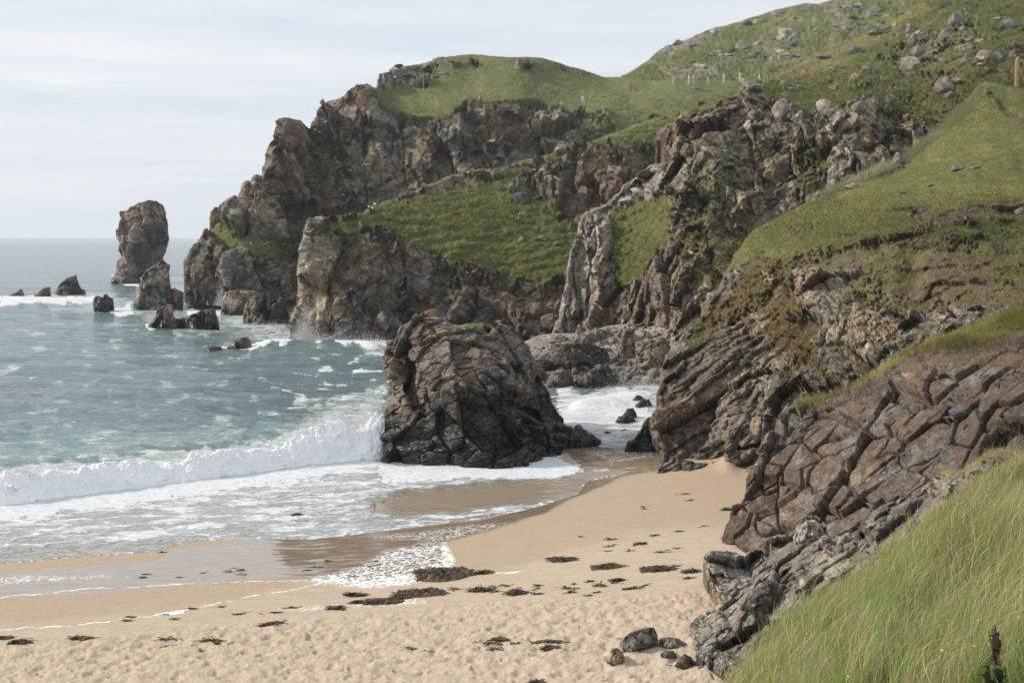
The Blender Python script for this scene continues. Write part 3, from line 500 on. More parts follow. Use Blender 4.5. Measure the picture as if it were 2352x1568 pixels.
red = layer('jointed_cliff', [(1790, 958), (1796, 945), (1812, 932), (1830, 922), (1870, 917), (1910, 906), (1950, 890), (1985, 872), (2015, 852), (2050, 830), (2080, 808), (2110, 795), (2150, 780), (2200, 762), (2230, 748), (2262, 738), (2300, 722), (2352, 703), (2480, 670), (2480, 1200), (2000, 1330), (1750, 1330), (1646, 1290), (1650, 1255), (1662, 1225), (1668, 1205), (1685, 1165), (1702, 1160), (1712, 1140), (1718, 1118), (1724, 1090), (1740, 1075), (1748, 1050), (1765, 1040), (1768, 1010), (1780, 985)],
    [(1650, 1268, 51.5), (1750, 1290, 48), (2000, 1300, 41), (1720, 1100, 55), (1800, 952, 58), (1790, 1100, 53.5), (1900, 920, 58), (1900, 1000, 54), (1900, 1150, 49.5), (2000, 865, 57.5), (2000, 950, 52.5), (2000, 1100, 47.5), (2080, 815, 56.5), (2200, 772, 55), (2200, 850, 50), (2200, 950, 46.5), (2200, 1080, 43), (2352, 710, 52), (2352, 800, 47), (2352, 900, 43), (2352, 1050, 38), (2450, 1200, 34)],
    step=1.3, rough=lambda x, y: .10 if x < 1800 else .03, curl=6, curl_d=.8, back=18, base='red',
    scales=[(3.3, .80, 1.0, (1.9, 1.6, .62), .32, 1.6, .045, True), (1.4, .24, .6, (1.3, 1.8, .75), .24, 1.8, .06, True), (.62, .05, 1.0, (1.6, 1.4, .7), .05, 1.4, .05, True)],
    tints=[('tan', .35, .8, 60), ('grey', 0, .5, 60), ('dark', .3, .8, 50)], lum=.68,
    paint=[('grey', [(2050, 1050), (2352, 950), (2352, 1100), (2100, 1200), (1950, 1200)], 30, 30, .6), ('dark', [(2150, 930), (2352, 880), (2352, 1010), (2200, 1020)], 25, 30, .5), ('tan', [(1720, 1180), (1850, 1130), (1900, 1200), (1850, 1290), (1720, 1290)], 20, 24, .5),
           ('soil', [(1826, 925), (1900, 912), (2000, 860), (2080, 808), (2200, 762), (2352, 705), (2480, 670), (2480, 860), (2352, 862), (2300, 850), (2230, 838), (2150, 850), (2090, 880), (2000, 915), (1950, 925), (1890, 940), (1840, 945)], 5, 9, 1), ('scree', [(1840, 930), (1920, 915), (2010, 870), (2100, 820), (2200, 790), (2352, 760), (2480, 740), (2480, 860), (2352, 862), (2230, 838), (2090, 880), (2000, 915), (1890, 940)], 8, 20, .7),
           ('scree', [(2000, 870), (2110, 830), (2170, 850), (2050, 890), (1960, 910)], 8, 14, .55), ('dsoil', [(2180, 800), (2240, 780), (2260, 840), (2200, 850)], 8, 12, .5),
           ('bright', [(1826, 928), (1870, 916), (1950, 890), (2015, 850), (2080, 806), (2200, 760), (2352, 700), (2480, 660), (2480, 740), (2352, 752), (2260, 790), (2200, 790), (2170, 800), (2110, 806), (2060, 836), (2000, 868), (1940, 898), (1880, 920), (1835, 938)], 4, 7, 1),
           ('dgrass', [(2150, 790), (2260, 750), (2352, 716), (2352, 760), (2250, 800), (2180, 810)], 6, 10, .6), ('straw', [(2080, 806), (2180, 766), (2352, 700), (2352, 712), (2190, 778), (2090, 818)], 4, 6, .6)],
    mat=M_RED, seed=53, label='red-brown cliff of cracked blocks under a turf rim by the beach', kind='structure', grass_amp=.12, wet_z=0, lichen=.25)

shore = layer('lichen_outcrop', [(1700, 1600), (1690, 1568), (1665, 1548), (1640, 1540), (1625, 1525), (1602, 1512), (1590, 1490), (1582, 1455), (1588, 1430), (1606, 1412), (1632, 1398), (1650, 1388), (1636, 1362), (1624, 1330), (1618, 1300), (1616, 1280), (1628, 1270), (1660, 1266), (1690, 1272), (1712, 1282), (1722, 1268), (1750, 1264), (1766, 1278), (1774, 1262), (1770, 1240), (1790, 1226), (1812, 1232), (1826, 1215), (1832, 1202), (1850, 1196), (1874, 1192), (1892, 1206), (1902, 1232), (1918, 1252), (1922, 1232), (1950, 1222), (1972, 1232), (1980, 1200), (2000, 1178), (2030, 1160), (2060, 1150), (2110, 1138), (2130, 1110), (2152, 1088), (2180, 1076), (2206, 1082), (2240, 1058), (2262, 1040), (2290, 1028), (2352, 1034), (2480, 1020), (2480, 1560), (1950, 1640)],
    [(1590, 1455, 37.6), (1600, 1505, 36.0), (1625, 1280, 41), (1690, 1560, 33.4), (1700, 1290, 41), (1700, 1400, 37.5), (1640, 1390, 39), (1800, 1232, 41), (1870, 1197, 41), (1800, 1350, 36), (1900, 1300, 35.5), (2000, 1182, 38.5), (2000, 1260, 34.5), (2110, 1142, 36.5), (2110, 1200, 33), (2280, 1037, 34), (2280, 1100, 29.5), (2352, 1040, 31), (2450, 1200, 25), (1900, 1600, 29), (2100, 1400, 27)],
    step=1.3, rough=lambda x, y: .13 if x < 2150 else .04, curl=9, curl_d=.9, back=10, base='grey',
    scales=[(2.0, .70, -.4, (1.2, 1.2, .9), .20, 1.8), (.8, .22, .5, (.9, 1, 1.3), .08, 1.8), (.32, .05, 0, (1, 1, 1), .02, 1.6)],
    tints=[('dark', .1, .6, 40), ('tan', .3, .7, 36), ('pale', .2, .8, 24)],
    paint=[('dark', [(1690, 1400), (1850, 1340), (1900, 1450), (1800, 1560), (1650, 1540), (1600, 1480)], 14, 20, .4), ('red', [(1780, 1400), (1900, 1380), (1880, 1480), (1780, 1500)], 12, 18, .6), ('tan', [(1616, 1290), (1650, 1290), (1670, 1390), (1640, 1400)], 8, 10, .7),
           ('gravel', [(2140, 1100), (2270, 1040), (2352, 1040), (2352, 1100), (2200, 1170), (2080, 1260), (1960, 1300), (2000, 1240), (2100, 1170)], 10, 16, .9), ('dark', [(1980, 1180), (2110, 1140), (2150, 1170), (2060, 1230), (1960, 1260)], 10, 14, .6),
           ('straw', [(2140, 1086), (2250, 1036), (2480, 1010), (2480, 1090), (2352, 1090), (2250, 1070), (2180, 1098)], 5, 8, .85), ('dgrass', [(1910, 1250), (1960, 1270), (2080, 1262), (2000, 1300)], 8, 12, .5), ('straw', [(1980, 1290), (2080, 1200), (2200, 1150), (2300, 1080), (2352, 1080), (2352, 1200), (2000, 1340)], 12, 18, .65)],
    ledge=.25, mat=M_LICH, seed=61, push=2.2, label='grey outcrop speckled with white lichen at the foot of the grass bank', cat='outcrop', grass_amp=.1, wet_z=0, lichen=1.0)

bank = layer('grass_bank', [(1640, 1720), (1672, 1600), (1700, 1560), (1740, 1510), (1800, 1450), (1880, 1400), (1960, 1360), (2040, 1305), (2110, 1252), (2180, 1190), (2230, 1130), (2290, 1090), (2352, 1070), (2500, 1040), (2600, 1300), (2600, 1750)],
    [(1720, 1568, 25), (2352, 1568, 9.6), (2352, 1075, 23), (1800, 1460, 28.5), (2110, 1255, 27), (2230, 1132, 26.5), (2036, 1568, 13.9)],
    step=5, rough=.02, curl=14, curl_d=.5, back=6, clip=False, base='grass', paint=[('straw', [(2180, 1200), (2240, 1110), (2352, 1050), (2500, 1030), (2500, 1200), (2300, 1230)], 30, 30, .8)], scales=[], grass_amp=.16, mat=terrain_material('bank_turf', .15), seed=71,
    label='grassy bank in the foreground', kind='structure', wet_z=0, lum=.32)
# ---------------------------------------------------------------- beach
SWASH = [(-400, 1306), (0, 1296), (150, 1283), (350, 1270), (405, 1252), (450, 1242), (560, 1236), (720, 1241), (800, 1232), (880, 1221), (1000, 1207), (1100, 1196), (1200, 1178), (1260, 1160), (1330, 1138), (1342, 1118), (1350, 1106), (1420, 1098), (1452, 1088), (1400, 1079), (1350, 1066), (1310, 1055), (1290, 1040), (1290, 1029), (1400, 1030), (1530, 1028), (1820, 1000), (1820, 300), (-400, 300)]
BC = [(-300, 1300, .0), (0, 1296, .02), (350, 1268, .04), (720, 1240, .06), (1000, 1205, .08), (1260, 1160, .1), (1335, 1130, .12), (1400, 1085, .1), (1500, 1030, .02), (1300, 1030, .0), (1510, 1085, .35), (1670, 1058, .9), (1725, 1095, .7), (-300, 1180, -.6), (0, 1150, -.6), (600, 1080, -.6), (1000, 1050, -.6), (1400, 980, -.6), (1600, 940, -.3), (1650, 1265, 1.30), (1400, 1200, .75), (1000, 1330, .55), (0, 1370, .25), (700, 1330, .4), (0, 1450, .55), (-300, 1600, .9), (600, 1568, 1.1), (1100, 1568, 1.45), (1600, 1500, 1.85), (1500, 1560, 1.85), (1400, 1400, 1.4), (1700, 1600, 2.2), (2000, 1300, 1.8), (1800, 1120, 1.0)]
_bw = [ray(np.array(a), np.array(b)) for a, b, _ in BC]
_bc = [(float(rx * (z - CAM_H) / rz), float((z - CAM_H) / rz)) for (rx, rz), (_, _, z) in zip(_bw, BC)]
_bs = [(a * 5, b * 5) for a, b in _bc]
def beach_z(x, y): return tps(_bs, np.array([c[2] for c in BC]), x * 5, y * 5)
def on_beach(tx, ty, lift=0.0):
    tx = np.atleast_1d(np.asarray(tx, float)); ty = np.atleast_1d(np.asarray(ty, float)); P = at_z(tx, ty, np.full(len(tx), .5))
    for _ in range(5): P = at_z(tx, ty, beach_z(P[:, 0], P[:, 1]))
    P[:, 2] += lift; return P
def build_beach():
    step = 2.0
    gx = np.arange(-330, 2250, step); gy = np.concatenate([np.arange(985, 1300, 1.6), np.arange(1300, 1760, 2.0)]); nx, ny = len(gx), len(gy)
    X, Y = [a.ravel() for a in np.meshgrid(gx, gy)]
    P = on_beach(X, Y)
    n1 = fbm(P / 3.0, 4, .5)
    # trampled dry sand above the tide line
    line = np.interp(X, [-300, 0, 300, 600, 900, 1200, 1500, 1700, 2300], [1480, 1475, 1448, 1420, 1392, 1372, 1350, 1340, 1330])
    dry = smooth(-6, 30, Y - line + 16 * n1)
    f1, f2, r, off = worley(P * np.array([2.1, 1.7, 0]) + .5 * fbm(P * 1.5, 2)[:, None])
    g1, g2, _, _ = worley(P * np.array([3.7, 3.2, 0]) + 31.3)
    foot = -.046 * (1 - smooth(.05, .48, f1)) * (r[:, 0] > .45) + .020 * smooth(.35, .6, f1) - .018 * (1 - smooth(.05, .4, g1)) + .034 * fbm(P * np.array([1.3, 1.1, 0]), 5, .6)
    semi = smooth(-60, 20, Y - line) * smooth(.0, .5, fbm(P * np.array([.5, .9, 0]) + 4, 3))
    P[:, 2] += foot * dry * 1.75 + foot * .3 * semi * (1 - dry) + .012 * n1
    # a drift of sand against the slab cliff
    P[:, 2] += .55 * np.exp(-(((X - 1672) / 22) ** 2 + ((Y - 1068) / 14) ** 2))
    # small steps where backwash cuts the sand
    rp = fbm(P * np.array([.5, 2.2, 0]) + 9, 3); P[:, 2] += .004 * rp * (1 - dry)
    wet = region(X, Y, [(-330, 1325), (0, 1318), (150, 1298), (350, 1288), (400, 1262), (560, 1238), (880, 1218), (1010, 1240), (1032, 1285), (1010, 1315), (930, 1326), (860, 1338), (760, 1326), (500, 1338), (350, 1345), (200, 1362), (0, 1372), (-330, 1390)], 4, 7, n1 * 1.0)
    strip = region(X, Y, [(860, 1250), (880, 1216), (1100, 1190), (1260, 1150), (1352, 1100), (1290, 1020), (1540, 1020), (1512, 1083), (1440, 1092), (1350, 1130), (1240, 1180), (1140, 1212), (1010, 1246), (930, 1262)], 6, 5, n1)
    damp = smooth(-14, 24, np.interp(X, [-300, 0, 400, 760, 1000, 1200, 1400, 1700, 2300], [1452, 1444, 1402, 1336, 1330, 1300, 1240, 1200, 1150]) - Y + 12 * n1)
    damp = np.clip(damp, 0, 1)
    # foam left on the sand
    foam = np.zeros(len(X), np.float32)
    wob = 3.0 * fbm(np.stack([X / 40, Y / 30, 0 * X], -1), 4)
    for pts, w, st in [([(-330, 1394), (0, 1372), (180, 1352), (350, 1345), (500, 1336), (640, 1332), (780, 1333)], 1.6, .75), ([(-330, 1330), (0, 1339), (110, 1332), (220, 1328), (300, 1322)], 2, .3), ([(-300, 1452), (0, 1446), (160, 1436), (380, 1410), (480, 1390), (570, 1372), (680, 1352), (780, 1330)], 2.0, .75),
                       ([(700, 1392), (800, 1380), (960, 1372)], 2.5, .45), ([(1140, 1316), (1195, 1312)], 3, .8), ([(360, 1412), (420, 1406)], 3.5, 1)]:
        dd, _, _, _ = seg_dist(X, Y + wob, pts, closed=False); foam = np.maximum(foam, st * (1 - smooth(w * .4, w * 1.3, dd)))
    lace = region(X, Y, [(700, 1334), (830, 1300), (900, 1262), (980, 1244), (1022, 1250), (1036, 1290), (1006, 1320), (930, 1330), (840, 1340)], 10, 10, n1)
    rim, _, _, _ = seg_dist(X, Y + wob, [(780, 1334), (850, 1338), (930, 1328), (1005, 1320), (1034, 1288), (1020, 1262)], closed=False)
    lace = np.maximum(lace * .5, (1 - smooth(4, 18, rim)) * .8)
    l2 = region(X, Y, [(0, 1322), (240, 1318), (300, 1325), (60, 1340), (0, 1342)], 8, 5, n1) * .35 + region(X, Y, [(860, 1236), (1100, 1200), (1180, 1200), (1000, 1245)], 8, 5, n1) * .25 + region(X, Y, [(1340, 1035), (1500, 1030), (1500, 1050), (1400, 1060)], 6, 4, n1) * .2 + region(X, Y, [(640, 1398), (960, 1372), (980, 1384), (700, 1404)], 8, 5, n1) * .35
    idx = np.arange(nx * ny).reshape(ny, nx); q = np.stack([idx[1:, :-1], idx[1:, 1:], idx[:-1, 1:], idx[:-1, :-1]], -1).reshape(-1, 4)
    t = NT('sand'); pos = t.n('TexCoord').outputs['Object']
    aw, astr, ad, af, al = [t.attr(k, True) for k in ('pool', 'strip', 'damp', 'foam', 'lace')]
    grain = t.noise(60, pos, 3, .8); mott = t.noise(.9, t.mapping(pos, scale=(1, 2.5, 1)), 6, .6); fine = t.noise(9, pos, 5, .7)
    base = t.mix(ad, (.505, .400, .298), (.435, .325, .225))
    base = t.mix(t.remap(mott, .35, .7, 0, .35), base, (.36, .27, .19))
    base = t.mix(1.0, base, t.n('CombineColor', {0: t.remap(fine, .25, .75, .86, 1.12), 1: t.remap(fine, .25, .75, .86, 1.12), 2: t.remap(fine, .25, .75, .86, 1.12)}).outputs[0], 'MULTIPLY')
    base = t.mix(t.math('MULTIPLY', t.remap(t.noise(5, t.mapping(pos, scale=(1, 1.8, 1)), 4, .8), .66, .72), .55), base, (.12, .09, .06))
    wetc = t.mix(t.remap(mott, .4, .62), (.25, .185, .13), (.31, .23, .165))
    base = t.mix(t.math('MAXIMUM', aw, astr), base, wetc)
    # lace: cells of foam
    w = t.n('VectorMath', {0: t.mapping(pos, scale=(1, 1.3, 1)), 1: t.n('VectorMath', {0: t.n('TexNoise', {'Scale': 2.0, 'Detail': 4, 'Vector': pos}).outputs[1], 3: 1.1}, operation='SCALE').outputs[0]}, operation='ADD').outputs[0]
    e = t.math('MULTIPLY', t.vor(2.6, w, 'DISTANCE_TO_EDGE').outputs[0], t.remap(t.noise(3, pos, 4), .3, .7, .5, 1.6))
    lf = t.math('MULTIPLY', t.remap(t.math('SUBTRACT', t.math('MULTIPLY', al, .24), e), -.06, .08), t.remap(al, 0.02, .2))
    ff = t.math('MULTIPLY', t.remap(af, .25, .7), t.remap(t.math('ADD', t.noise(2.2, pos, 6, .75), t.math('MULTIPLY', af, .28)), .58, .74))
    fo = t.math('MAXIMUM', lf, ff, clamp=True)
    base = t.mix(fo, base, (.80, .81, .80))
    wetall = t.math('MULTIPLY', t.math('MAXIMUM', aw, t.math('MULTIPLY', astr, .85)), t.math('SUBTRACT', 1, fo))
    rg = t.remap(wetall, 0, 1, .85, .06, False)
    rg = t.math('SUBTRACT', rg, t.math('MULTIPLY', ad, .22), clamp=True)
    hh = t.math('ADD', t.math('MULTIPLY', fine, t.remap(wetall, 0, .8, 1, .03, False)), t.math('MULTIPLY', grain, t.remap(wetall, 0, .8, .3, 0.0, False)))
    hh = t.math('ADD', hh, t.math('MULTIPLY', t.noise(2.5, t.mapping(pos, scale=(1, 3, 1)), 3), t.math('MULTIPLY', wetall, .10)))
    hh = t.math('ADD', hh, t.math('MULTIPLY', fo, .5))
    t.set(color=base, rough=rg, normal=t.n('Bump', {'Height': hh, 'Distance': .03, 'Strength': .55}).outputs[0], spec=t.remap(wetall, 0, 1, .2, .75, False))
    me = mesh('beach', P, [q], {'pool': wet, 'strip': strip, 'damp': damp, 'foam': foam, 'lace': np.maximum(lace, l2)}, [t.m], True)
    put('beach', me, 'pale sandy beach with wet sand along the water', kind='structure')
build_beach()

# ---------------------------------------------------------------- sea
CREST = [(-200, 1168, 1.25), (0, 1160, 1.25), (100, 1148, 1.3), (260, 1125, 1.25), (420, 1106, 1.3), (560, 1088, 1.4), (680, 1072, 1.5), (780, 1062, 1.75), (880, 1056, 1.6)]   # foot of the breaking wave, and its height in metres
def wavefield(x, y, d):
    P = np.stack([x, y, 0 * x], -1); a = math.radians(72)
    u = x * math.cos(a) + y * math.sin(a); v = -x * math.sin(a) + y * math.cos(a)
    f1 = lambda s: np.clip(1.25 - d / s, 0, 1)
    h = .34 * perlin(np.stack([u / 13, v / 42, 0 * u], -1)) + .22 * perlin(np.stack([u / 6.5 + 5, v / 22, 0 * u + 3], -1))
    c = (0.5 - np.abs(perlin(np.stack([u / 3.1, v / 8, 0 * u + 6], -1)))) ; h = h + .22 * c * f1(420) * 1.3
    c = (0.5 - np.abs(perlin(np.stack([u / 1.3, v / 2.8, 0 * u + 16], -1)))); h = h + .11 * c * f1(230) * 1.3
    h = h + .05 * perlin(P * 1.7) * f1(140)
    return h
def build_sea():
    ys = np.concatenate([543 + np.array([2.4, 3.5, 5, 6.5, 8, 10]), np.arange(555, 1312, 1.5)])
    gx = np.arange(-260, 1780, 2.6); nx, ny = len(gx), len(ys)
    X, Y = [a.ravel() for a in np.meshgrid(gx, ys)]
    P = at_z(X, Y, 0 * X); P[Y < 556, 0] *= 1.0; d = P[:, 1]
    # first row spreads out sideways so the horizon is closed
    h = wavefield(P[:, 0], P[:, 1], d) * np.clip(1.4 - d / 900, .25, 1)
    calm = smooth(1150, 1050, Y + .08 * (X - 500)); cove = smooth(1230, 1290, X) * smooth(860, 900, Y)
    h *= .25 + .75 * calm
    # swells seen in the picture
    def swell(x0, x1, yc, wid, amp, tilt=0):
        return amp * np.exp(-((Y - yc - tilt * (X - (x0 + x1) / 2)) / wid) ** 2) * smooth(x0, x0 + 60, X) * smooth(x1, x1 - 60, X)
    h += swell(560, 900, 800, 10, .9, .02) + swell(-200, 420, 690, 6, .8, .01) + swell(0, 500, 850, 8, .35) + swell(100, 700, 905, 9, .3) + swell(1290, 1520, 930, 14, .5, -.1)
    bz = beach_z(P[:, 0], P[:, 1]); sw = sdist(X, Y, SWASH)
    sheet = smooth(1020, 1090, Y - .0 * X) * np.where(X < 1290, 1, smooth(1010, 1030, Y))
    film = np.maximum(bz + .012 + .05 * np.clip(sw / 40, 0, 1) + .012 * fbm(P / .8, 3) * np.clip(sw / 20, 0, 1), P[:, 2] - .2)
    P[:, 2] = np.where(Y > 1000, h * (1 - sheet) + np.maximum(film, h * .3) * sheet, h)
    P[:, 2] = np.where(sw < 0, bz - .02 - .02 * np.clip(-sw, 0, 20), P[:, 2]); P[:, 2] = np.where((Y > 1000) & (sw < 0) & (X > 1290) & (Y < 1020), h, P[:, 2])
    n1 = fbm(np.stack([X / 60, Y / 16, 0 * X], -1), 5, .6); n2 = fbm(np.stack([X / 22, Y / 7, 0 * X + 9], -1), 4, .6)
    foam = np.zeros(len(X), np.float32)
    def F_(poly, st, soft=14, amp=14):
        nonlocal foam; foam = np.maximum(foam, st * region(X, Y, poly, soft, amp, n1 + .6 * n2))
    # broken water in front of the breaker
    F_([(-260, 1150), (100, 1140), (560, 1080), (860, 1045), (1290, 1050), (1350, 1075), (1345, 1140), (1250, 1165), (1000, 1212), (720, 1245), (400, 1256), (350, 1275), (0, 1300), (-260, 1320)], .67, 6, 6)
    F_([(-260, 1150), (100, 1140), (560, 1080), (860, 1045), (880, 1075), (560, 1125), (0, 1200), (-260, 1210)], .95, 8, 10)
    F_([(860, 1060), (1300, 1040), (1345, 1080), (1300, 1105), (1100, 1100), (880, 1110)], .92, 6, 8)
    F_([(-260, 1080), (300, 1040), (640, 1000), (800, 930), (890, 940), (890, 1060), (560, 1090), (0, 1165), (-260, 1180)], .60, 16, 20)
    F_([(-260, 1010), (300, 990), (640, 960), (860, 890), (890, 960), (640, 1020), (0, 1090), (-260, 1100)], .50, 20, 24)
    F_([(650, 940), (780, 905), (890, 880), (895, 960), (760, 975)], .56, 14, 16)
    # surge along the foot of the rocks
    F_([(1280, 900), (1520, 880), (1520, 1040), (1290, 1035), (1270, 960)], .66, 10, 14); F_([(1290, 945), (1400, 905), (1500, 900), (1480, 960), (1360, 985), (1290, 975)], .90, 8, 10)
    F_([(560, 742), (690, 752), (690, 800), (860, 775), (900, 760), (900, 830), (720, 800), (600, 800)], .58, 8, 12); F_([(640, 790), (700, 782), (860, 788), (890, 760), (900, 790), (860, 812), (720, 798)], .95, 4, 7)
    F_([(200, 660), (310, 690), (440, 700), (560, 735), (700, 760), (640, 790), (400, 770), (300, 730), (0, 700), (0, 680), (190, 685)], .53, 8, 12)
    F_([(0, 684), (60, 680), (130, 680), (240, 688), (210, 700), (60, 700), (0, 704)], .8, 4, 5); F_([(235, 715), (300, 700), (310, 725), (270, 728)], .8, 4, 5); F_([(330, 745), (370, 735), (360, 760), (340, 765)], .8, 3, 4)
    F_([(258, 630), (300, 645), (340, 655), (330, 664), (255, 645)], .9, 3, 4); F_([(425, 705), (520, 712), (500, 730), (430, 725)], .85, 4, 5); F_([(460, 798), (600, 795), (700, 785), (700, 800), (560, 808)], .75, 3, 5); F_([(500, 735), (560, 725), (570, 745), (660, 750), (690, 760), (600, 765)], .6, 4, 6)
    F_([(300, 600), (440, 640), (430, 700), (390, 690)], .5, 10, 10)
    scat = .54 * smooth(-.3, .7, n1 + .1 * n2) * smooth(640, 760, Y) + .40 * smooth(.3, .9, n1) * smooth(560, 640, Y) * (Y < 640) + .16 * smooth(-.1, .6, n1) * smooth(680, 760, Y) * smooth(500, 900, X)
    foam = np.maximum(foam, scat)
    thin = region(X, Y, [(850, 1150), (960, 1125), (1100, 1110), (1290, 1100), (1350, 1085), (1345, 1128), (1260, 1150), (1120, 1165), (980, 1180), (860, 1175)], 10, 10, n1)
    foam = foam * (1 - .16 * smooth(.1, .7, fbm(np.stack([X / 120, (Y + .1 * X) / 12, 0 * X + 4], -1), 5, .6)) * (Y > 1070)); foam = foam * (1 - .75 * thin)
    thin2 = region(X, Y, [(-260, 1262), (0, 1258), (250, 1245), (420, 1236), (400, 1252), (350, 1272), (0, 1292), (-260, 1310)], 4, 4, n1); foam = foam * (1 - .22 * thin2)
    edge, _, _, _ = seg_dist(X, Y, SWASH[:18], closed=False); foam = np.maximum(foam, (.62 + .3 * n2) * (1 - smooth(2, 9, edge)))
    shal = np.maximum(smooth(1190, 1020, Y) * 0, np.clip(smooth(-.9, .15, bz), 0, 1) * (Y > 1000))
    shal = np.maximum(shal, .7 * region(X, Y, [(200, 1130), (360, 1075), (560, 1040), (560, 1075), (380, 1100)], 16, 18, n1)); shal = np.maximum(shal, thin); shal = np.maximum(shal, smooth(14, 2, sw) * (Y > 1000))
    teal = np.clip(smooth(600, 760, Y) * (.6 + .6 * n1) + .6 * smooth(960, 1010, Y) * smooth(1080, 1010, Y), 0, 1) * (1 - .75 * smooth(820, 900, Y) * smooth(990, 930, Y))
    t = NT('sea_water'); pos = t.n('TexCoord').outputs['Object']
    af, ash, ate = [t.attr(k, True) for k in ('foam', 'shallow', 'teal')]
    st = t.mapping(pos, scale=(.55, 1.0, 1), rot=(0, 0, -.15))
    w = t.n('VectorMath', {0: st, 1: t.n('VectorMath', {0: t.n('TexNoise', {'Scale': .55, 'Detail': 5, 'Vector': st}).outputs[1], 3: 3.2}, operation='SCALE').outputs[0]}, operation='ADD').outputs[0]
    e1 = t.vor(.55, w, 'DISTANCE_TO_EDGE').outputs[0]; e2 = t.vor(1.7, w, 'DISTANCE_TO_EDGE').outputs[0]
    nb = t.noise(.7, st, 8, .68, .4); nb2 = t.noise(3.2, st, 6, .7)
    pat = t.math('ADD', t.math('MULTIPLY', nb, .72), t.math('MULTIPLY', nb2, .28))
    web = t.math('MULTIPLY', t.math('ADD', t.remap(e1, .0, .16, 1, 0), t.math('MULTIPLY', t.remap(e2, 0, .2, 1, 0), .7)), .10)
    cov = t.math('ADD', t.math('ADD', pat, web), t.math('SUBTRACT', af, 1.13))
    ff = t.math('MULTIPLY', t.remap(cov, -.06, .18), t.remap(af, .01, .12))
    veil = t.math('MULTIPLY', t.remap(cov, -.25, .1), .35)
    deep = t.mix(ate, (.112, .160, .172), (.138, .224, .216))
    sv = t.remap(t.noise(.35, t.mapping(pos, scale=(.35, 1, 1), rot=(0, 0, -.2)), 7, .65), .3, .7, .62, 1.3, False); deep = t.mix(1.0, deep, t.n('CombineColor', {0: sv, 1: sv, 2: sv}).outputs[0], 'MULTIPLY')
    deep = t.mix(ash, deep, (.33, .26, .19))
    wc = t.mix(t.math('MULTIPLY', veil, t.remap(af, .05, .4)), deep, (.42, .52, .50))
    wc = t.mix(t.math('MULTIPLY', t.remap(af, .45, .75), t.remap(t.noise(.5, t.mapping(pos, scale=(.25, 1.3, 1), rot=(0, 0, -.12)), 6, .65), .36, .6, .35, .9)), wc, (.60, .60, .585))
    base = t.mix(ff, wc, t.mix(t.remap(nb2, .35, .6), (.66, .69, .71), (.80, .81, .82)))
    r1 = t.noise(1.5, t.mapping(pos, scale=(.45, 1, 1), rot=(0, 0, -.2)), 6, .62); r2 = t.noise(5.5, t.mapping(pos, scale=(.6, 1, 1)), 4, .6)
    flat = t.math('SUBTRACT', 1, t.math('MULTIPLY', t.math('MULTIPLY', ash, t.math('SUBTRACT', 1, ff)), .93))
    hh = t.math('MULTIPLY', t.math('ADD', t.math('MULTIPLY', r1, 1.0), t.math('MULTIPLY', r2, .22)), flat)
    hh = t.math('ADD', hh, t.math('MULTIPLY', t.math('MULTIPLY', ff, nb2), .5))
    t.set(color=base, rough=t.remap(ff, 0, 1, .10, .85, False), ior=1.333, normal=t.n('Bump', {'Height': hh, 'Distance': .34, 'Strength': .95, 'Normal': t.n('Bump', {'Height': t.math('MULTIPLY', t.noise(.24, t.mapping(pos, scale=(.4, 1, 1), rot=(0, 0, -.2)), 5, .6), t.attr('open', True)), 'Distance': 1.9, 'Strength': 1.0}).outputs[0]}).outputs[0])
    idx = np.arange(nx * ny).reshape(ny, nx); q = np.stack([idx[1:, :-1], idx[1:, 1:], idx[:-1, 1:], idx[:-1, :-1]], -1).reshape(-1, 4)
    me = mesh('sea', P, [q], {'foam': foam, 'shallow': shal, 'teal': teal, 'open': smooth(930, 740, Y)}, [t.m], True)
    put('sea', me, 'choppy teal sea streaked with foam', kind='structure')
build_sea()

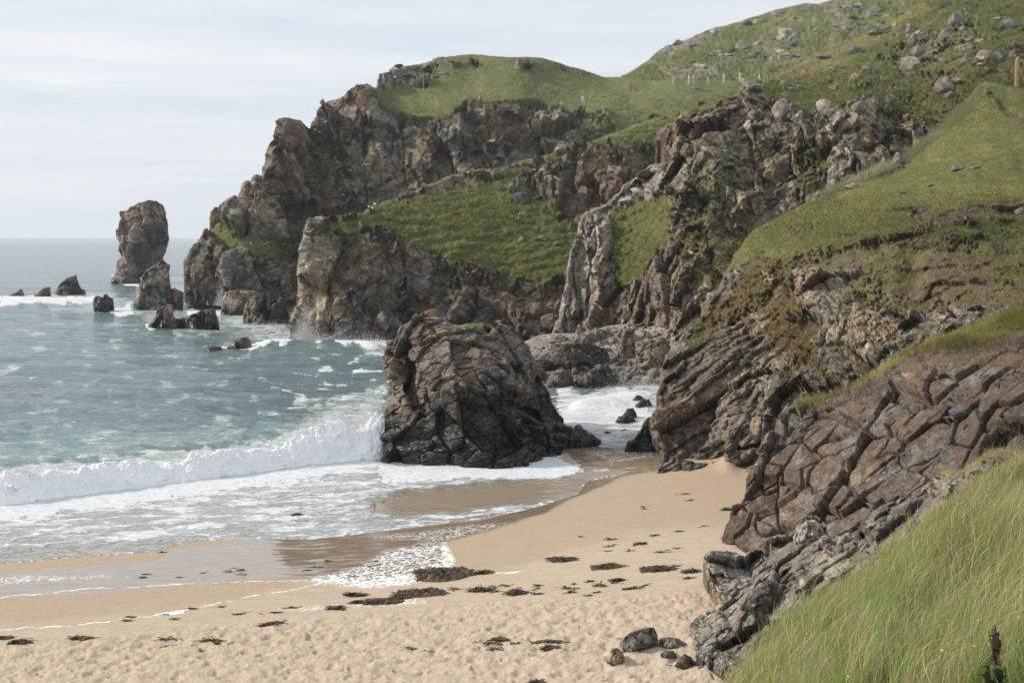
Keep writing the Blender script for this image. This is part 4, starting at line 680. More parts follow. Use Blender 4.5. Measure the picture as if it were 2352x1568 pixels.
def ico(n):
    import bmesh
    b = bmesh.new(); bmesh.ops.create_icosphere(b, subdivisions=n, radius=1); V = np.array([v.co[:] for v in b.verts]); Fc = np.array([[v.index for v in f.verts] for f in b.faces]); b.free(); return V, Fc
def build_breaker():
    """the rolling white wave: heaped boils of froth, a torn crest, mist and droplets above"""
    C = np.array(CREST, float); sN = np.linspace(0, 1, 1000); u = np.linspace(0, 1, len(C)); xs, ys, hs = (np.interp(sN, u, C[:, k]) for k in range(3))
    base = at_z(xs, ys, 0 * xs + .05); n = len(sN); r = np.random.default_rng(5)
    rag = 1 + .85 * fbm(np.stack([base[:, 0] / 4.5, 0 * sN + .5, 0 * sN], -1), 4, .6)
    spl = np.exp(-((xs - 862) / 26) ** 2) * 1.5 + np.exp(-((xs - 790) / 60) ** 2) * .75 + np.exp(-((xs - 700) / 40) ** 2) * .25
    H = lambda i, t: (hs[i] * rag[i] * .9 + spl[i]) * np.where(t < .45, np.sin(np.clip(t, 0, 1) / .45 * math.pi / 2) ** 1.1, np.cos((np.clip(t, 0, 1) - .45) / .55 * math.pi / 2) ** 1.2)
    V, Fc, nv = [], [], 0
    # smooth swelling core of the breaker
    m_ = 110; tc_ = np.linspace(0, 1, m_); Sg, Tg = [a.ravel() for a in np.meshgrid(np.arange(n), np.arange(m_))]; tt0 = tc_[Tg]
    rg = 1 + .85 * fbm(np.stack([base[Sg][:, 0] / 4.5, .25 * tt0 + .5, 0 * tt0], -1), 3, .55)
    Pc = base[Sg] + np.stack([0 * tt0, tt0 * 3.2, (hs[Sg] * rg * .82 + spl[Sg] * .8) * np.where(tt0 < .5, np.sin(tt0 / .5 * math.pi / 2) ** 1.5, np.cos((tt0 - .5) / .5 * math.pi / 2) ** 1.2) - .16 * (1 - tt0) ** 8 - .2 * tt0 ** 8], -1)
    bil = .36 * fbm(Pc / 1.1, 4, .55) + .26 * np.abs(fbm(Pc * 1.5 + 4, 4, .55))
    Pc = Pc + np.stack([0 * tt0, -.75 + 0 * tt0, .8 + 0 * tt0], -1) * (bil * np.sin(np.clip(tt0, .03, .97) * math.pi) ** .5)[:, None]
    gi = np.arange(n * m_).reshape(m_, n); qc = np.stack([gi[:-1, :-1], gi[:-1, 1:], gi[1:, 1:], gi[1:, :-1]], -1).reshape(-1, 4)
    V.append(Pc.astype(np.float32)); nv += len(Pc)
    for sub, cnt, r0, r1 in ((3, 160, .05, .12),):
        iv, ifc = ico(sub)
        i = (r.random(cnt) * (n - 1)).astype(int); t = r.random(cnt) * .95; rad = r0 * (r1 / r0) ** r.random(cnt); top = H(i, t)
        z = top - rad * r.uniform(.2, 1.0, cnt); c = base[i] + np.stack([r.normal(0, .1, cnt), t * 3.2 + .35 * fbm(np.stack([base[i][:, 0] / 1.5, 0 * t, 0 * t + 2], -1), 3), z], -1)
        m = len(iv); Pn = iv[None] * (rad[:, None, None] * np.array([1.35, 1, .8])) + c[:, None]; Pn = Pn.reshape(-1, 3); nrm = np.tile(iv, (cnt, 1))
        Pn = Pn + nrm * (fbm(Pn * (1.1 / (r0 + r1)), 4, .6) * np.repeat(rad, m) * .55)[:, None]
        V.append(Pn.astype(np.float32)); Fc.append((ifc[None] + (np.arange(cnt) * m)[:, None, None] + nv).reshape(-1, 3)); nv += len(Pn)
    tt = NT('froth'); pos = tt.n('TexCoord').outputs['Object']; nn = tt.noise(6, pos, 6, .75); n3 = tt.noise(.9, pos, 5, .6)
    tt.set(color=tt.mix(tt.remap(n3, .4, .7), (.92, .925, .93), (.88, .89, .90)), rough=.9, spec=.1, normal=tt.n('Bump', {'Height': nn, 'Distance': .03, 'Strength': .3}).outputs[0])
    k = 150000; sel = (r.random(k) * (n - 1)).astype(int); sp = spl[sel]; keep = r.random(k) < .30 + .55 * sp; sel = sel[keep]; sp = sp[keep]; k = len(sel)
    t = np.clip(r.normal(.58, .13, k), 0, 1)
    Pd = base[sel] + np.stack([r.normal(0, .15, k) - r.exponential(.25, k) * sp * .5, t * 3.2, H(sel, t) + r.exponential(.12, k) * (1 + 2 * np.clip(fbm(np.stack([base[sel][:, 0] / .7, 0 * t, 0 * t + 8], -1), 3), 0, 1)) + r.exponential(.30, k) * sp - .08], -1)
    sz = r.uniform(.005, .014, k)[:, None]; dv = r.normal(size=(4, k, 3)); T4 = np.stack([Pd + dv[i] * sz for i in range(4)], 1).reshape(-1, 3); b0 = np.arange(k)[:, None] * 4 + nv
    Fc.append(np.concatenate([b0 + np.array([[0, 1, 2]]), b0 + np.array([[0, 2, 3]]), b0 + np.array([[0, 3, 1]]), b0 + np.array([[1, 3, 2]])])); V.append(T4)
    put('breaking_wave_foam', mesh('breaking_wave_foam', np.vstack(V), [qc, np.vstack(Fc)], {}, [tt.m], True), 'white breaking wave rolling in and bursting on the dark rock', kind='stuff')
    return tt.m
M_FROTH = build_breaker()
def burst(k, tx, ty, d, w, h, seed=1, lean=0.0):
    r = np.random.default_rng(seed); a = r.random(k); u = r.normal(0, .33, k); hh = r.exponential(.35, k) * np.exp(-2 * u * u)
    c = at(np.array([tx]), np.array([ty]), np.array([float(d)]))[0]; Pd = c + np.stack([u * w + lean * hh * h, r.normal(0, .25, k) * w * .4, hh * h], -1)
    sz = r.uniform(.010, .034, k)[:, None] * d / 170; dv = r.normal(size=(4, k, 3)); T4 = np.stack([Pd + dv[i] * sz for i in range(4)], 1).reshape(-1, 3); b0 = np.arange(k)[:, None] * 4
    return T4, np.concatenate([b0 + np.array([[0, 1, 2]]), b0 + np.array([[0, 2, 3]]), b0 + np.array([[0, 3, 1]]), b0 + np.array([[1, 3, 2]])])
def build_bursts():
    V, Fc, n = [], [], 0
    for i, (k, tx, ty, d, w, h) in enumerate([(2500, 702, 784, 169, 5, 3.0), (1600, 700, 780, 168, 2, 4.5), (2500, 790, 793, 166, 9, 1.6), (1500, 850, 796, 164, 5, 1.6), (1500, 286, 640, 400, 8, 5), (600, 305, 652, 390, 14, 1.5), (700, 508, 702, 240, 1.6, 4.5), (900, 352, 742, 205, 3, 2.5), (700, 320, 690, 290, 5, 3), (1500, 1480, 890, 116, 5, 1.3), (2500, 1400, 935, 104, 7, 1.0), (1500, 1320, 960, 98, 5, .9), (800, 612, 750, 196, 7, .8), (1400, 600, 800, 160, 10, .6)]):
        v, f = burst(k * 3, tx, ty, d, w, h, 11 + i); V.append(v); Fc.append(f + n); n += len(v)
    put('sea_spray_foam', mesh('sea_spray_foam', np.vstack(V), [np.vstack(Fc)], {}, [M_FROTH]), 'white spray thrown up where the sea meets the rocks', kind='stuff')
build_bursts()
# ---------------------------------------------------------------- rocks standing in the sea and on the shore
shore_rock = layer('shore_rock', [(868, 1060), (884, 1052), (880, 1030), (874, 1008), (866, 990), (868, 975), (882, 966), (897, 962), (894, 945), (890, 930), (897, 922), (895, 900), (898, 870), (890, 850), (885, 822), (889, 800), (888, 786), (903, 782), (913, 770), (916, 752), (928, 744), (942, 738), (955, 728), (968, 721), (985, 717), (1003, 722), (1014, 732), (1030, 738), (1040, 744), (1058, 746), (1085, 742), (1110, 741), (1122, 748), (1138, 744), (1148, 736), (1158, 740), (1168, 744), (1176, 756), (1190, 770), (1202, 786), (1212, 800), (1217, 818), (1228, 838), (1236, 858), (1244, 876), (1256, 896), (1264, 912), (1270, 930), (1283, 950), (1292, 970), (1302, 984), (1306, 1000), (1302, 1020), (1292, 1036), (1294, 1052), (1260, 1080), (1180, 1100), (1090, 1105), (1000, 1100), (900, 1090)],
    [(900, 1066, 78.2), (1000, 1075, 77.2), (1080, 1080, 76.8), (1200, 1066, 78), (1285, 1050, 80), (880, 1020, 80.5), (960, 725, 86), (1020, 745, 84.5), (1100, 742, 86), (1170, 750, 87), (1000, 900, 80.2), (1040, 860, 80.6), (900, 880, 85), (893, 800, 87.5), (930, 800, 85), (960, 860, 82), (940, 1000, 80), (1130, 860, 81.4), (1130, 980, 78.8), (1230, 1000, 81.5), (1200, 880, 84), (1280, 970, 85), (1050, 1000, 78.6)],
    step=1.2, rough=.10, curl=10, curl_d=1.6, closed=True, thick=9, base='grey', lum=.78,
    scales=[(4.0, 1.35, .40, (.75, .9, 1.8), .25, 2.4, .05), (1.7, .40, .30, (1.9, 1, .6), .14, 2.0, .06), (.7, .12, .35, (1.8, 1, .5), .05, 1.8, .08)],
    tints=[('red', .0, .5, 50), ('tan', .25, .6, 40), ('dark', .2, .6, 50)],
    paint=[('dark', [(880, 1060), (868, 970), (960, 960), (1050, 880), (1200, 900), (1310, 1010), (1290, 1100), (880, 1110)], 24, 30, 1), ('black', [(1060, 960), (1200, 920), (1310, 1010), (1290, 1100), (1080, 1110)], 24, 24, .6), ('tan', [(900, 850), (930, 820), (960, 900), (950, 980), (905, 940)], 8, 12, .8), ('red', [(925, 820), (965, 850), (985, 940), (950, 960), (935, 900)], 6, 8, .75), ('tan', [(1010, 880), (1040, 850), (1040, 900), (1010, 900)], 6, 8, .9), ('tan', [(960, 970), (1060, 940), (1060, 1000), (1000, 1060), (950, 1040)], 10, 14, .45),
           ('grey', [(900, 780), (960, 720), (1180, 740), (1240, 880), (1150, 900), (1040, 800)], 14, 20, .5), ('grass', [(1035, 738), (1110, 738), (1112, 748), (1060, 752)], 2, 3, 1), ('straw', [(1150, 736), (1180, 745), (1172, 756), (1150, 750)], 3, 3, .8), ('tawny', [(955, 722), (1000, 715), (1010, 728), (970, 735)], 3, 3, .9)],
    carve=[([(928, 815), (955, 830), (985, 940), (945, 965), (930, 900)], 1.6, 6), ([(1060, 905), (1150, 900), (1260, 960), (1230, 985), (1080, 930)], .9, 8), ([(1222, 860), (1250, 870), (1310, 1000), (1270, 1000)], 2.0, 10)],
    push=1.5, ledge=0, mat=M_MIDROCK, seed=83, label='big dark layered rock standing in the surf with a tuft of turf on top', cat='sea rock', wet_z=2.2, lichen=.55)

def rock(name, outline, d, label, sand=False, thick=None, group=None, tone='grey', size=None, step=1.6, rough=.12, mat=None, wet=1.5, seed=1, ctrl=None, tints=(('red', .1, .5, 20), ('dark', .2, .6, 25)), paint=(), ang=.2, curl=None, depth=None, scl=1.0, cat='sea rock', lichen=.3, carve=()):
    xs = [p[0] for p in outline]; ys = [p[1] for p in outline]; w = max(xs) - min(xs); h = max(ys) - min(ys); m = d / F; wm = w * m; hm = h * m; s0 = min(wm, hm)
    size = size or s0 * .42
    if sand: d = float(on_beach((max(xs) + min(xs)) / 2, max(ys) - 4)[0, 1]) + .1
    cx, cy = (max(xs) + min(xs)) / 2, (max(ys) + min(ys)) / 2
    if ctrl is None:   # leaning back, with a nose towards the viewer and the flanks falling away
        a = wm * .32; ctrl = [(cx, max(ys), d - a * .2), (cx - w * .45, max(ys), d + a * .4), (cx + w * .45, max(ys), d + a * .9), (cx - w * .1, cy, d - a * .2), (min(xs), cy, d + a * .9), (max(xs), cy, d + a * 1.3), (cx, min(ys), d + a * .8)]
    st_ = (1, 1, 1.3)
    return layer(name, outline, ctrl, step=step, rough=rough, curl=curl or max(4, min(w, h) * .16), curl_d=wm * .12, closed=True, thick=thick or wm * .55, base=tone,
                 scales=[(size, size * .40 * scl, ang, st_, size * .08, 2.2), (size * .4, size * .12 * scl, ang, st_, size * .03, 2.0)], tints=tints, paint=paint, mat=mat or M_STACK, seed=seed, label=label, cat=cat, group=group, wet_z=wet, lichen=lichen, carve=carve)

G_SEA = 'rocks standing in the sea'
rock('sea_stack', [(254, 650), (254, 640), (262, 632), (268, 620), (268, 600), (280, 588), (282, 572), (276, 556), (268, 545), (266, 528), (272, 522), (274, 508), (280, 500), (275, 494), (276, 486), (290, 482), (300, 474), (318, 466), (345, 459), (360, 461), (374, 470), (380, 484), (381, 500), (386, 512), (386, 530), (388, 548), (384, 566), (380, 578), (374, 590), (376, 610), (372, 640), (360, 668), (310, 668), (294, 662)], 383,
     'tallest sea stack far left, shaped like a fist on a narrow waist', thick=12, group=G_SEA, tone='red', size=6.5, step=1.3, rough=.06, ang=.6, seed=5, wet=2.5, scl=.75,
     tints=[('grey', .0, .5, 30), ('dark', .2, .6, 30), ('pink', .3, .7, 20)], paint=[('dark', [(300, 590), (388, 540), (376, 668), (290, 660)], 6, 12, .7), ('tawny', [(335, 455), (365, 458), (370, 468), (335, 468)], 3, 3, .8)],
     ctrl=[(310, 660, 378), (280, 610, 381), (268, 530, 384), (290, 500, 381), (340, 465, 384), (383, 500, 391), (350, 520, 381), (320, 540, 378), (350, 560, 385), (310, 580, 378), (345, 600, 386), (384, 560, 392), (360, 640, 386)])
rock('pyramid_rock', [(303, 722), (306, 700), (310, 686), (316, 676), (314, 660), (324, 650), (322, 638), (334, 626), (346, 614), (358, 606), (372, 597), (380, 604), (390, 614), (390, 640), (391, 668), (396, 700), (398, 722)], 241, 'pointed pyramid-shaped rock in front of the tall stack', group=G_SEA, size=5, step=1.3, seed=6, paint=[('red', [(335, 620), (372, 595), (392, 612), (390, 650), (350, 650)], 6, 10, .7)], scl=.8)
rock('block_rock', [(384, 722), (384, 680), (390, 664), (400, 662), (410, 668), (421, 672), (421, 700), (422, 722)], 243, 'small rust-red block leaning on the right of the pyramid rock', group=G_SEA, tone='red', size=2.4, step=1.2, seed=7, ang=0, rough=.05)
rock('fin_rock', [(120, 690), (124, 672), (130, 664), (136, 655), (150, 642), (164, 635), (177, 631), (178, 645), (182, 655), (186, 662), (193, 668), (196, 690)], 300, 'fin-shaped dark rock, largest of the three at the far left', group=G_SEA, tone='dark', size=3.6, step=1.2, seed=8, wet=1)
rock('wedge_rock', [(76, 690), (80, 676), (90, 668), (100, 662), (115, 659), (117, 672), (116, 690)], 290, 'reddish wedge rock between the fin rock and the low rock', group=G_SEA, tone='red', size=2.4, step=1.1, seed=9, wet=1)
rock('low_rock', [(12, 692), (18, 680), (28, 674), (40, 668), (50, 664), (56, 676), (60, 692)], 288, 'lowest grey rock farthest to the left in the surf', group=G_SEA, tone='tan', size=2.2, step=1.1, seed=10, wet=1)
rock('tooth_rock', [(213, 722), (215, 700), (217, 682), (224, 678), (230, 680), (236, 683), (238, 676), (246, 676), (252, 682), (260, 686), (261, 700), (263, 722)], 235, 'stubby molar-shaped rock alone in foam left of the pyramid rock', group=G_SEA, tone='dark', size=2.6, step=1.1, seed=12, ang=0, carve=[([(235, 684), (239, 684), (239, 705), (235, 705)], 1.0, 2)])
rock('ledge_rock', [(340, 760), (342, 742), (352, 735), (358, 725), (360, 712), (366, 706), (376, 702), (392, 700), (398, 706), (396, 722), (402, 730), (410, 732), (424, 728), (428, 738), (428, 760)], 194, 'stepped ledge rock at the left end of the low reef', group=G_SEA, tone='dark', size=2.6, step=1.1, seed=13, ang=0, rough=.08)
rock('slab_block', [(426, 758), (427, 728), (438, 722), (452, 718), (460, 712), (470, 714), (470, 730), (472, 758)], 193, 'squared block in the middle of the low reef', group=G_SEA, tone='dark', size=2.2, step=1.1, seed=14, ang=0, rough=.06)
rock('slab_block', [(462, 758), (462, 722), (468, 714), (480, 710), (495, 708), (498, 725), (503, 758)], 192.5, 'tilted square-topped block at the right end of the low reef', group=G_SEA, tone='dark', size=2.4, step=1.1, seed=15, ang=0, rough=.05)
rock('boulder_rock', [(508, 730), (510, 700), (511, 684), (518, 671), (530, 667), (560, 667), (588, 670), (604, 676), (608, 730)], 226, 'broad rounded boulder against the foot of the headland', group=G_SEA, size=4, step=1.2, seed=16, ang=0, rough=.06, scl=.7, paint=[('tan', [(508, 730), (510, 680), (525, 680), (530, 730)], 4, 5, .7)])
rock('split_rock', [(554, 760), (558, 730), (560, 708), (566, 692), (576, 682), (590, 677), (604, 684), (612, 692), (630, 686), (648, 684), (656, 690), (658, 710), (667, 735), (670, 760)], 203, 'wide rock split by dark clefts just left of the tan buttress', group=G_SEA, tone='dark', size=3.4, step=1.2, seed=17, ang=0, rough=.08, paint=[('tan', [(556, 745), (560, 700), (585, 680), (580, 750)], 5, 6, .8)], carve=[([(606, 690), (611, 690), (622, 750), (614, 750)], 1.6, 2)])
rock('low_boulder', [(466, 816), (470, 800), (480, 794), (492, 794), (505, 796), (512, 803), (508, 814)], 155, 'low brown boulder awash, left one of the pair in open water', group=G_SEA, tone='red', size=1.4, step=1.0, seed=18, wet=.5)
rock('cube_boulder', [(516, 810), (522, 794), (536, 793), (540, 778), (552, 774), (570, 774), (576, 785), (580, 806)], 157, 'squarish brown boulder awash, right one of the pair in open water', group=G_SEA, tone='red', size=1.5, step=1.0, seed=19, wet=.3, rough=.05)
rock('pinnacle', [(480, 535), (481, 515), (481, 500), (484, 487), (492, 476), (500, 476), (509, 488), (508, 505), (502, 520), (500, 540)], 262, 'thin leaning rock finger on the left shoulder of the headland', size=2.5, step=1.1, seed=20, tone='red', thick=2.5, wet=0, rough=.06, cat='rock pinnacle')

rock('reef', [(1268, 1040), (1280, 985), (1296, 974), (1310, 978), (1318, 984), (1322, 976), (1330, 974), (1340, 984), (1352, 992), (1366, 1000), (1380, 1010), (1392, 1024), (1396, 1034), (1330, 1040)], 84.5, 'low black jagged rocks trailing right from the big shore rock', tone='dark', size=.9, step=1.2, seed=21, wet=2.5, mat=M_MIDROCK, thick=3, scl=1.2)
rock('reef', [(1434, 1034), (1444, 1012), (1462, 1000), (1472, 985), (1480, 966), (1492, 956), (1504, 962), (1516, 970), (1526, 1034)], 82, 'black barnacled rocks at the foot of the striped slab cliff', tone='dark', size=.8, step=1.2, seed=22, wet=3, mat=M_MIDROCK, thick=2.5, scl=1.2)
G_CH = 'small dark rocks in the foaming channel'
for i, (pts, d, lb) in enumerate([([(1438, 934), (1448, 922), (1462, 907), (1472, 908), (1486, 918), (1480, 936)], 105, 'uppermost pointed dark rock in the foaming channel'), ([(1452, 944), (1460, 930), (1470, 920), (1490, 916), (1498, 930), (1500, 940)], 103, 'rounded dark rock touching the uppermost one in the channel'),
        ([(1427, 964), (1432, 950), (1440, 938), (1454, 936), (1462, 950), (1464, 962)], 98, 'blocky dark rock in the middle of the channel'), ([(1413, 968), (1420, 956), (1440, 953), (1456, 958), (1460, 968)], 96.5, 'flat brown rock slab just below the blocky one in the channel'),
        ([(1372, 1010), (1382, 996), (1392, 989), (1402, 992), (1412, 1006)], 89.5, 'small pointed black rock in foam by the reef tip'), ([(1412, 1000), (1422, 988), (1436, 984), (1450, 990), (1450, 998)], 91, 'small smooth grey rock in foam right of the pointed one')]):
    rock('channel_rock', pts, d, lb, group=G_CH, tone='dark', size=.7, step=1.0, seed=30 + i, wet=2, mat=M_MIDROCK, scl=.7, rough=.07)

# ---- boulder cove
cove = layer('pebble_cove', [(1180, 800), (1230, 772), (1290, 765), (1380, 752), (1440, 742), (1500, 728), (1560, 720), (1580, 800), (1560, 920), (1420, 900), (1300, 905), (1220, 900)], [(1230, 884, 121), (1400, 892, 119), (1540, 892, 117), (1250, 800, 137), (1400, 800, 135), (1540, 790, 130), (1300, 766, 150), (1450, 745, 149), (1550, 730, 140)],
    step=2, rough=.05, curl=4, back=8, base='gravel', scales=[(1.2, .7, 0, (1, 1, .8), .2), (.5, .25, 0, (1, 1, 1), .1)], tints=[], paint=[('dark', [(1200, 830), (1560, 830), (1560, 920), (1200, 920)], 20, 20, .5)], lum=1.0, mat=M_PROW, seed=91, label='bank of pale cobbles and boulders in the cove', kind='structure', wet_z=1.5)
G_CV = 'large boulders in the cove'
for i, (pts, d, tone, lb) in enumerate([
        ([(1215, 880), (1212, 850), (1216, 830), (1230, 832), (1250, 838), (1256, 880)], 122, 'grey', 'pale cracked boulder half hidden at the right of the big shore rock'),
        ([(1222, 852), (1228, 826), (1244, 820), (1262, 826), (1272, 840), (1268, 865)], 126, 'dark', 'dark round boulder leaning on the left end of the great cove boulder'),
        ([(1252, 892), (1258, 872), (1268, 856), (1284, 846), (1302, 850), (1314, 862), (1322, 892)], 118, 'grey', 'light grey boulder with a central ridge at the water edge'),
        ([(1246, 866), (1262, 836), (1282, 800), (1300, 788), (1330, 786), (1362, 790), (1392, 800), (1400, 822), (1390, 850), (1340, 872)], 126, 'dark', 'great dark angular boulder, biggest in the cove'),
        ([(1316, 880), (1330, 868), (1358, 850), (1380, 838), (1398, 838), (1408, 850), (1412, 886), (1380, 894), (1340, 892)], 117.5, 'dark', 'smooth wedge boulder rising right at the water edge'),
        ([(1404, 836), (1416, 812), (1426, 780), (1432, 760), (1444, 750), (1456, 756), (1460, 790), (1456, 830)], 129, 'tan', 'tall upright pillar boulder standing among the cobbles'),
        ([(1458, 882), (1462, 838), (1460, 812), (1476, 790), (1500, 778), (1530, 776), (1545, 800), (1548, 885)], 124, 'tan', 'wide brown buttress boulder at the right of the cove'),
        ([(1482, 735), (1484, 708), (1498, 698), (1514, 700), (1522, 712), (1520, 738)], 146, 'grey', 'dark-sided block perched above the cobbles against the cliff'),
        ([(1285, 806), (1300, 785), (1330, 768), (1370, 756), (1400, 758), (1416, 772), (1410, 784), (1340, 790), (1300, 815)], 140, 'grey', 'long low whaleback boulder above the great dark one'),
        ([(1228, 800), (1240, 786), (1262, 774), (1290, 768), (1296, 786), (1270, 806)], 146, 'grey', 'sloping slab beside the cove wall at the left'),
        ([(1428, 728), (1432, 712), (1446, 706), (1462, 712), (1466, 734), (1448, 742)], 150, 'red', 'reddish cracked block at the top left of the cobbles'),
        ([(1414, 892), (1420, 878), (1440, 870), (1462, 872), (1470, 892)], 118, 'dark', 'flat wet boulder right of the wedge boulder'),
        ([(1366, 820), (1370, 800), (1384, 796), (1398, 802), (1396, 822)], 133, 'pale', 'pale upright stone right behind the great dark boulder')]):
    rock('cove_boulder', pts, d, lb, group=G_CV, tone=tone, step=1.2, seed=50 + i, wet=.7, mat=M_PROW, scl=.65, rough=.07, thick=2.5, cat='boulder')

# ---- boulders standing on the near sand
G_BS = 'dark rocks half buried in the near sand'
for i, (pts, d, tone, lb) in enumerate([
        ([(1425, 1500), (1424, 1478), (1434, 1462), (1452, 1450), (1480, 1440), (1502, 1440), (1508, 1452), (1513, 1470), (1500, 1478), (1470, 1490), (1440, 1504)], 38.6, 'grey', 'largest rounded grey rock lying alone on the near sand'),
        ([(1394, 1535), (1394, 1515), (1404, 1488), (1416, 1486), (1432, 1500), (1434, 1515), (1420, 1530)], 37.6, 'tan', 'broken narrow rocks at the left foot of the largest sand rock'),
        ([(1510, 1488), (1516, 1466), (1536, 1462), (1560, 1466), (1580, 1478), (1592, 1490), (1560, 1496)], 38.6, 'grey', 'low cracked ledge between the sand rock and the outcrop'),
        ([(1517, 1520), (1517, 1500), (1530, 1492), (1548, 1494), (1556, 1510), (1550, 1520)], 36.8, 'dark', 'small dark square rock in the sand'),
        ([(1545, 1534), (1556, 1518), (1572, 1499), (1588, 1508), (1600, 1530), (1580, 1538)], 36.2, 'dark', 'dark pyramid-shaped rock in the sand by the outcrop'),
        ([(1594, 1542), (1604, 1530), (1612, 1524), (1628, 1540)], 35.6, 'dark', 'small flat triangular dark rock in the sand'),
        ([(1530, 1536), (1536, 1526), (1546, 1527), (1548, 1537)], 36.0, 'dark', 'fist-sized dark stone left of the pyramid rock'),
        ([(1595, 1530), (1600, 1510), (1622, 1500), (1650, 1510), (1660, 1535), (1630, 1536)], 36.3, 'dark', 'smooth dark boulder at the outcrop foot'),
        ([(1206, 1572), (1216, 1562), (1240, 1558), (1262, 1562), (1270, 1572)], 35.4, 'grey', 'grey rock barely breaking the sand at the bottom edge'),
        ([(1808, 1452), (1800, 1438), (1806, 1415), (1820, 1404), (1842, 1400), (1854, 1408), (1840, 1430), (1822, 1448)], 29.5, 'pale', 'pale lichen-crusted rock at the edge of the long grass'),
        ([(1825, 1262), (1822, 1232), (1832, 1208), (1852, 1195), (1872, 1194), (1888, 1206), (1900, 1228), (1904, 1262), (1870, 1280)], 39.3, 'pale', 'domed boulder crusted with white lichen at the top of the outcrop'),
        ([(1920, 1285), (1920, 1252), (1926, 1238), (1950, 1226), (1968, 1238), (1972, 1285)], 37.0, 'pale', 'squat rock capped with white lichen and a grass tuft'),
        ([(1700, 1400), (1720, 1360), (1760, 1330), (1800, 1340), (1830, 1380), (1810, 1420), (1760, 1430)], 35.4, 'dark', 'black boulder spattered with white lichen in the middle of the outcrop')]):
    rock('sand_rock' if i < 9 else 'lichen_boulder', pts, d, lb, sand=i < 9, group=G_BS if i < 9 else 'lichen boulders of the outcrop', tone=tone, step=1.1, seed=70 + i, wet=0, mat=M_LICH, scl=.7, rough=.08, thick=.7, cat='rock' if i < 9 else 'boulder', lichen=.6, size=None)

# ---- loose boulders on turf: a few shapes, each stone its own object
def boulder_mesh(name, seed, mat, tone='grey', n=5, flat=.6):
    bm_v, bm_f = ico(n); P = bm_v.copy(); r = np.random.default_rng(seed)
    for k in range(14):                               # planes cut off the ball
        a = r.normal(size=3); a /= np.linalg.norm(a); lim = r.uniform(.55, .85); dd = P @ a; P = P - np.outer(np.maximum(dd - lim, 0), a) * .9
    P = P * (1 + .10 * fbm(P * 1.7 + seed * 3, 5, .6))[:, None]; P[:, 2] *= flat; P[:, 2] += .12
    c = np.tile(np.array(PAL[tone]), (len(P), 1)) * (1 + .3 * fbm(P * 2 + seed, 4))[:, None]
    return mesh(name, P, [bm_f], {'Col': c, 'rock': np.ones(len(P)), 'wet': np.zeros(len(P)), 'lichen': np.clip(P[:, 2] + .3, 0, 1) * .9}, [mat])
def ico(n):
    import bmesh
    b = bmesh.new(); bmesh.ops.create_icosphere(b, subdivisions=n, radius=1); V = np.array([v.co[:] for v in b.verts]); Fc = np.array([[v.index for v in f.verts] for f in b.faces]); b.free(); return V, Fc
M_BOULD = terrain_material('turf_boulder_stone', .5, 0, (1, 1, 1), .9); M_BSMALL = terrain_material('near_boulder_stone', .25, 0, (1, 1, 1), .9)
BM_G = [boulder_mesh('turf_boulder', 100 + i, M_BOULD, ['grey', 'grey', 'grey', 'tan', 'pale', 'dark'][i], 4, [.6, .45, .8, .55, .7, .5][i]) for i in range(6)]
M_COB = terrain_material('cobble_stone', .2, 0, (1, 1, 1), .3)
BM_C = [boulder_mesh('cobble', 140 + i, M_COB, ['pale', 'grey', 'gravel', 'grey', 'pink', 'gravel'][i], 3, [.7, .6, .8, .65, .7, .6][i]) for i in range(6)]
rr = random.Random(4)
def set_stone(surf, tx, ty, w, name, label, group=None, cat='boulder', meshes=BM_G, tall=1.0, sink=.0, i=None, rot=None, emb=.22):
    p = pick(surf, tx, ty)
    if p is None: return
    P, Nn, _ = p; sc = w * P[1] / F / 2
    o = bpy.data.objects.new(name, meshes[rr.randrange(6) if i is None else i]); COL.objects.link(o); o.location = (P[0], P[1] + sc * .1, P[2] - sc * (.08 + emb * tall) - sink)
    o.scale = (sc, sc * rr.uniform(.8, 1.1), sc * tall); o.rotation_euler = (rr.uniform(-.15, .15), rr.uniform(-.3, .3) if rot is None else rot, rr.uniform(0, 6.28)); tag(o, label, cat, group); return o
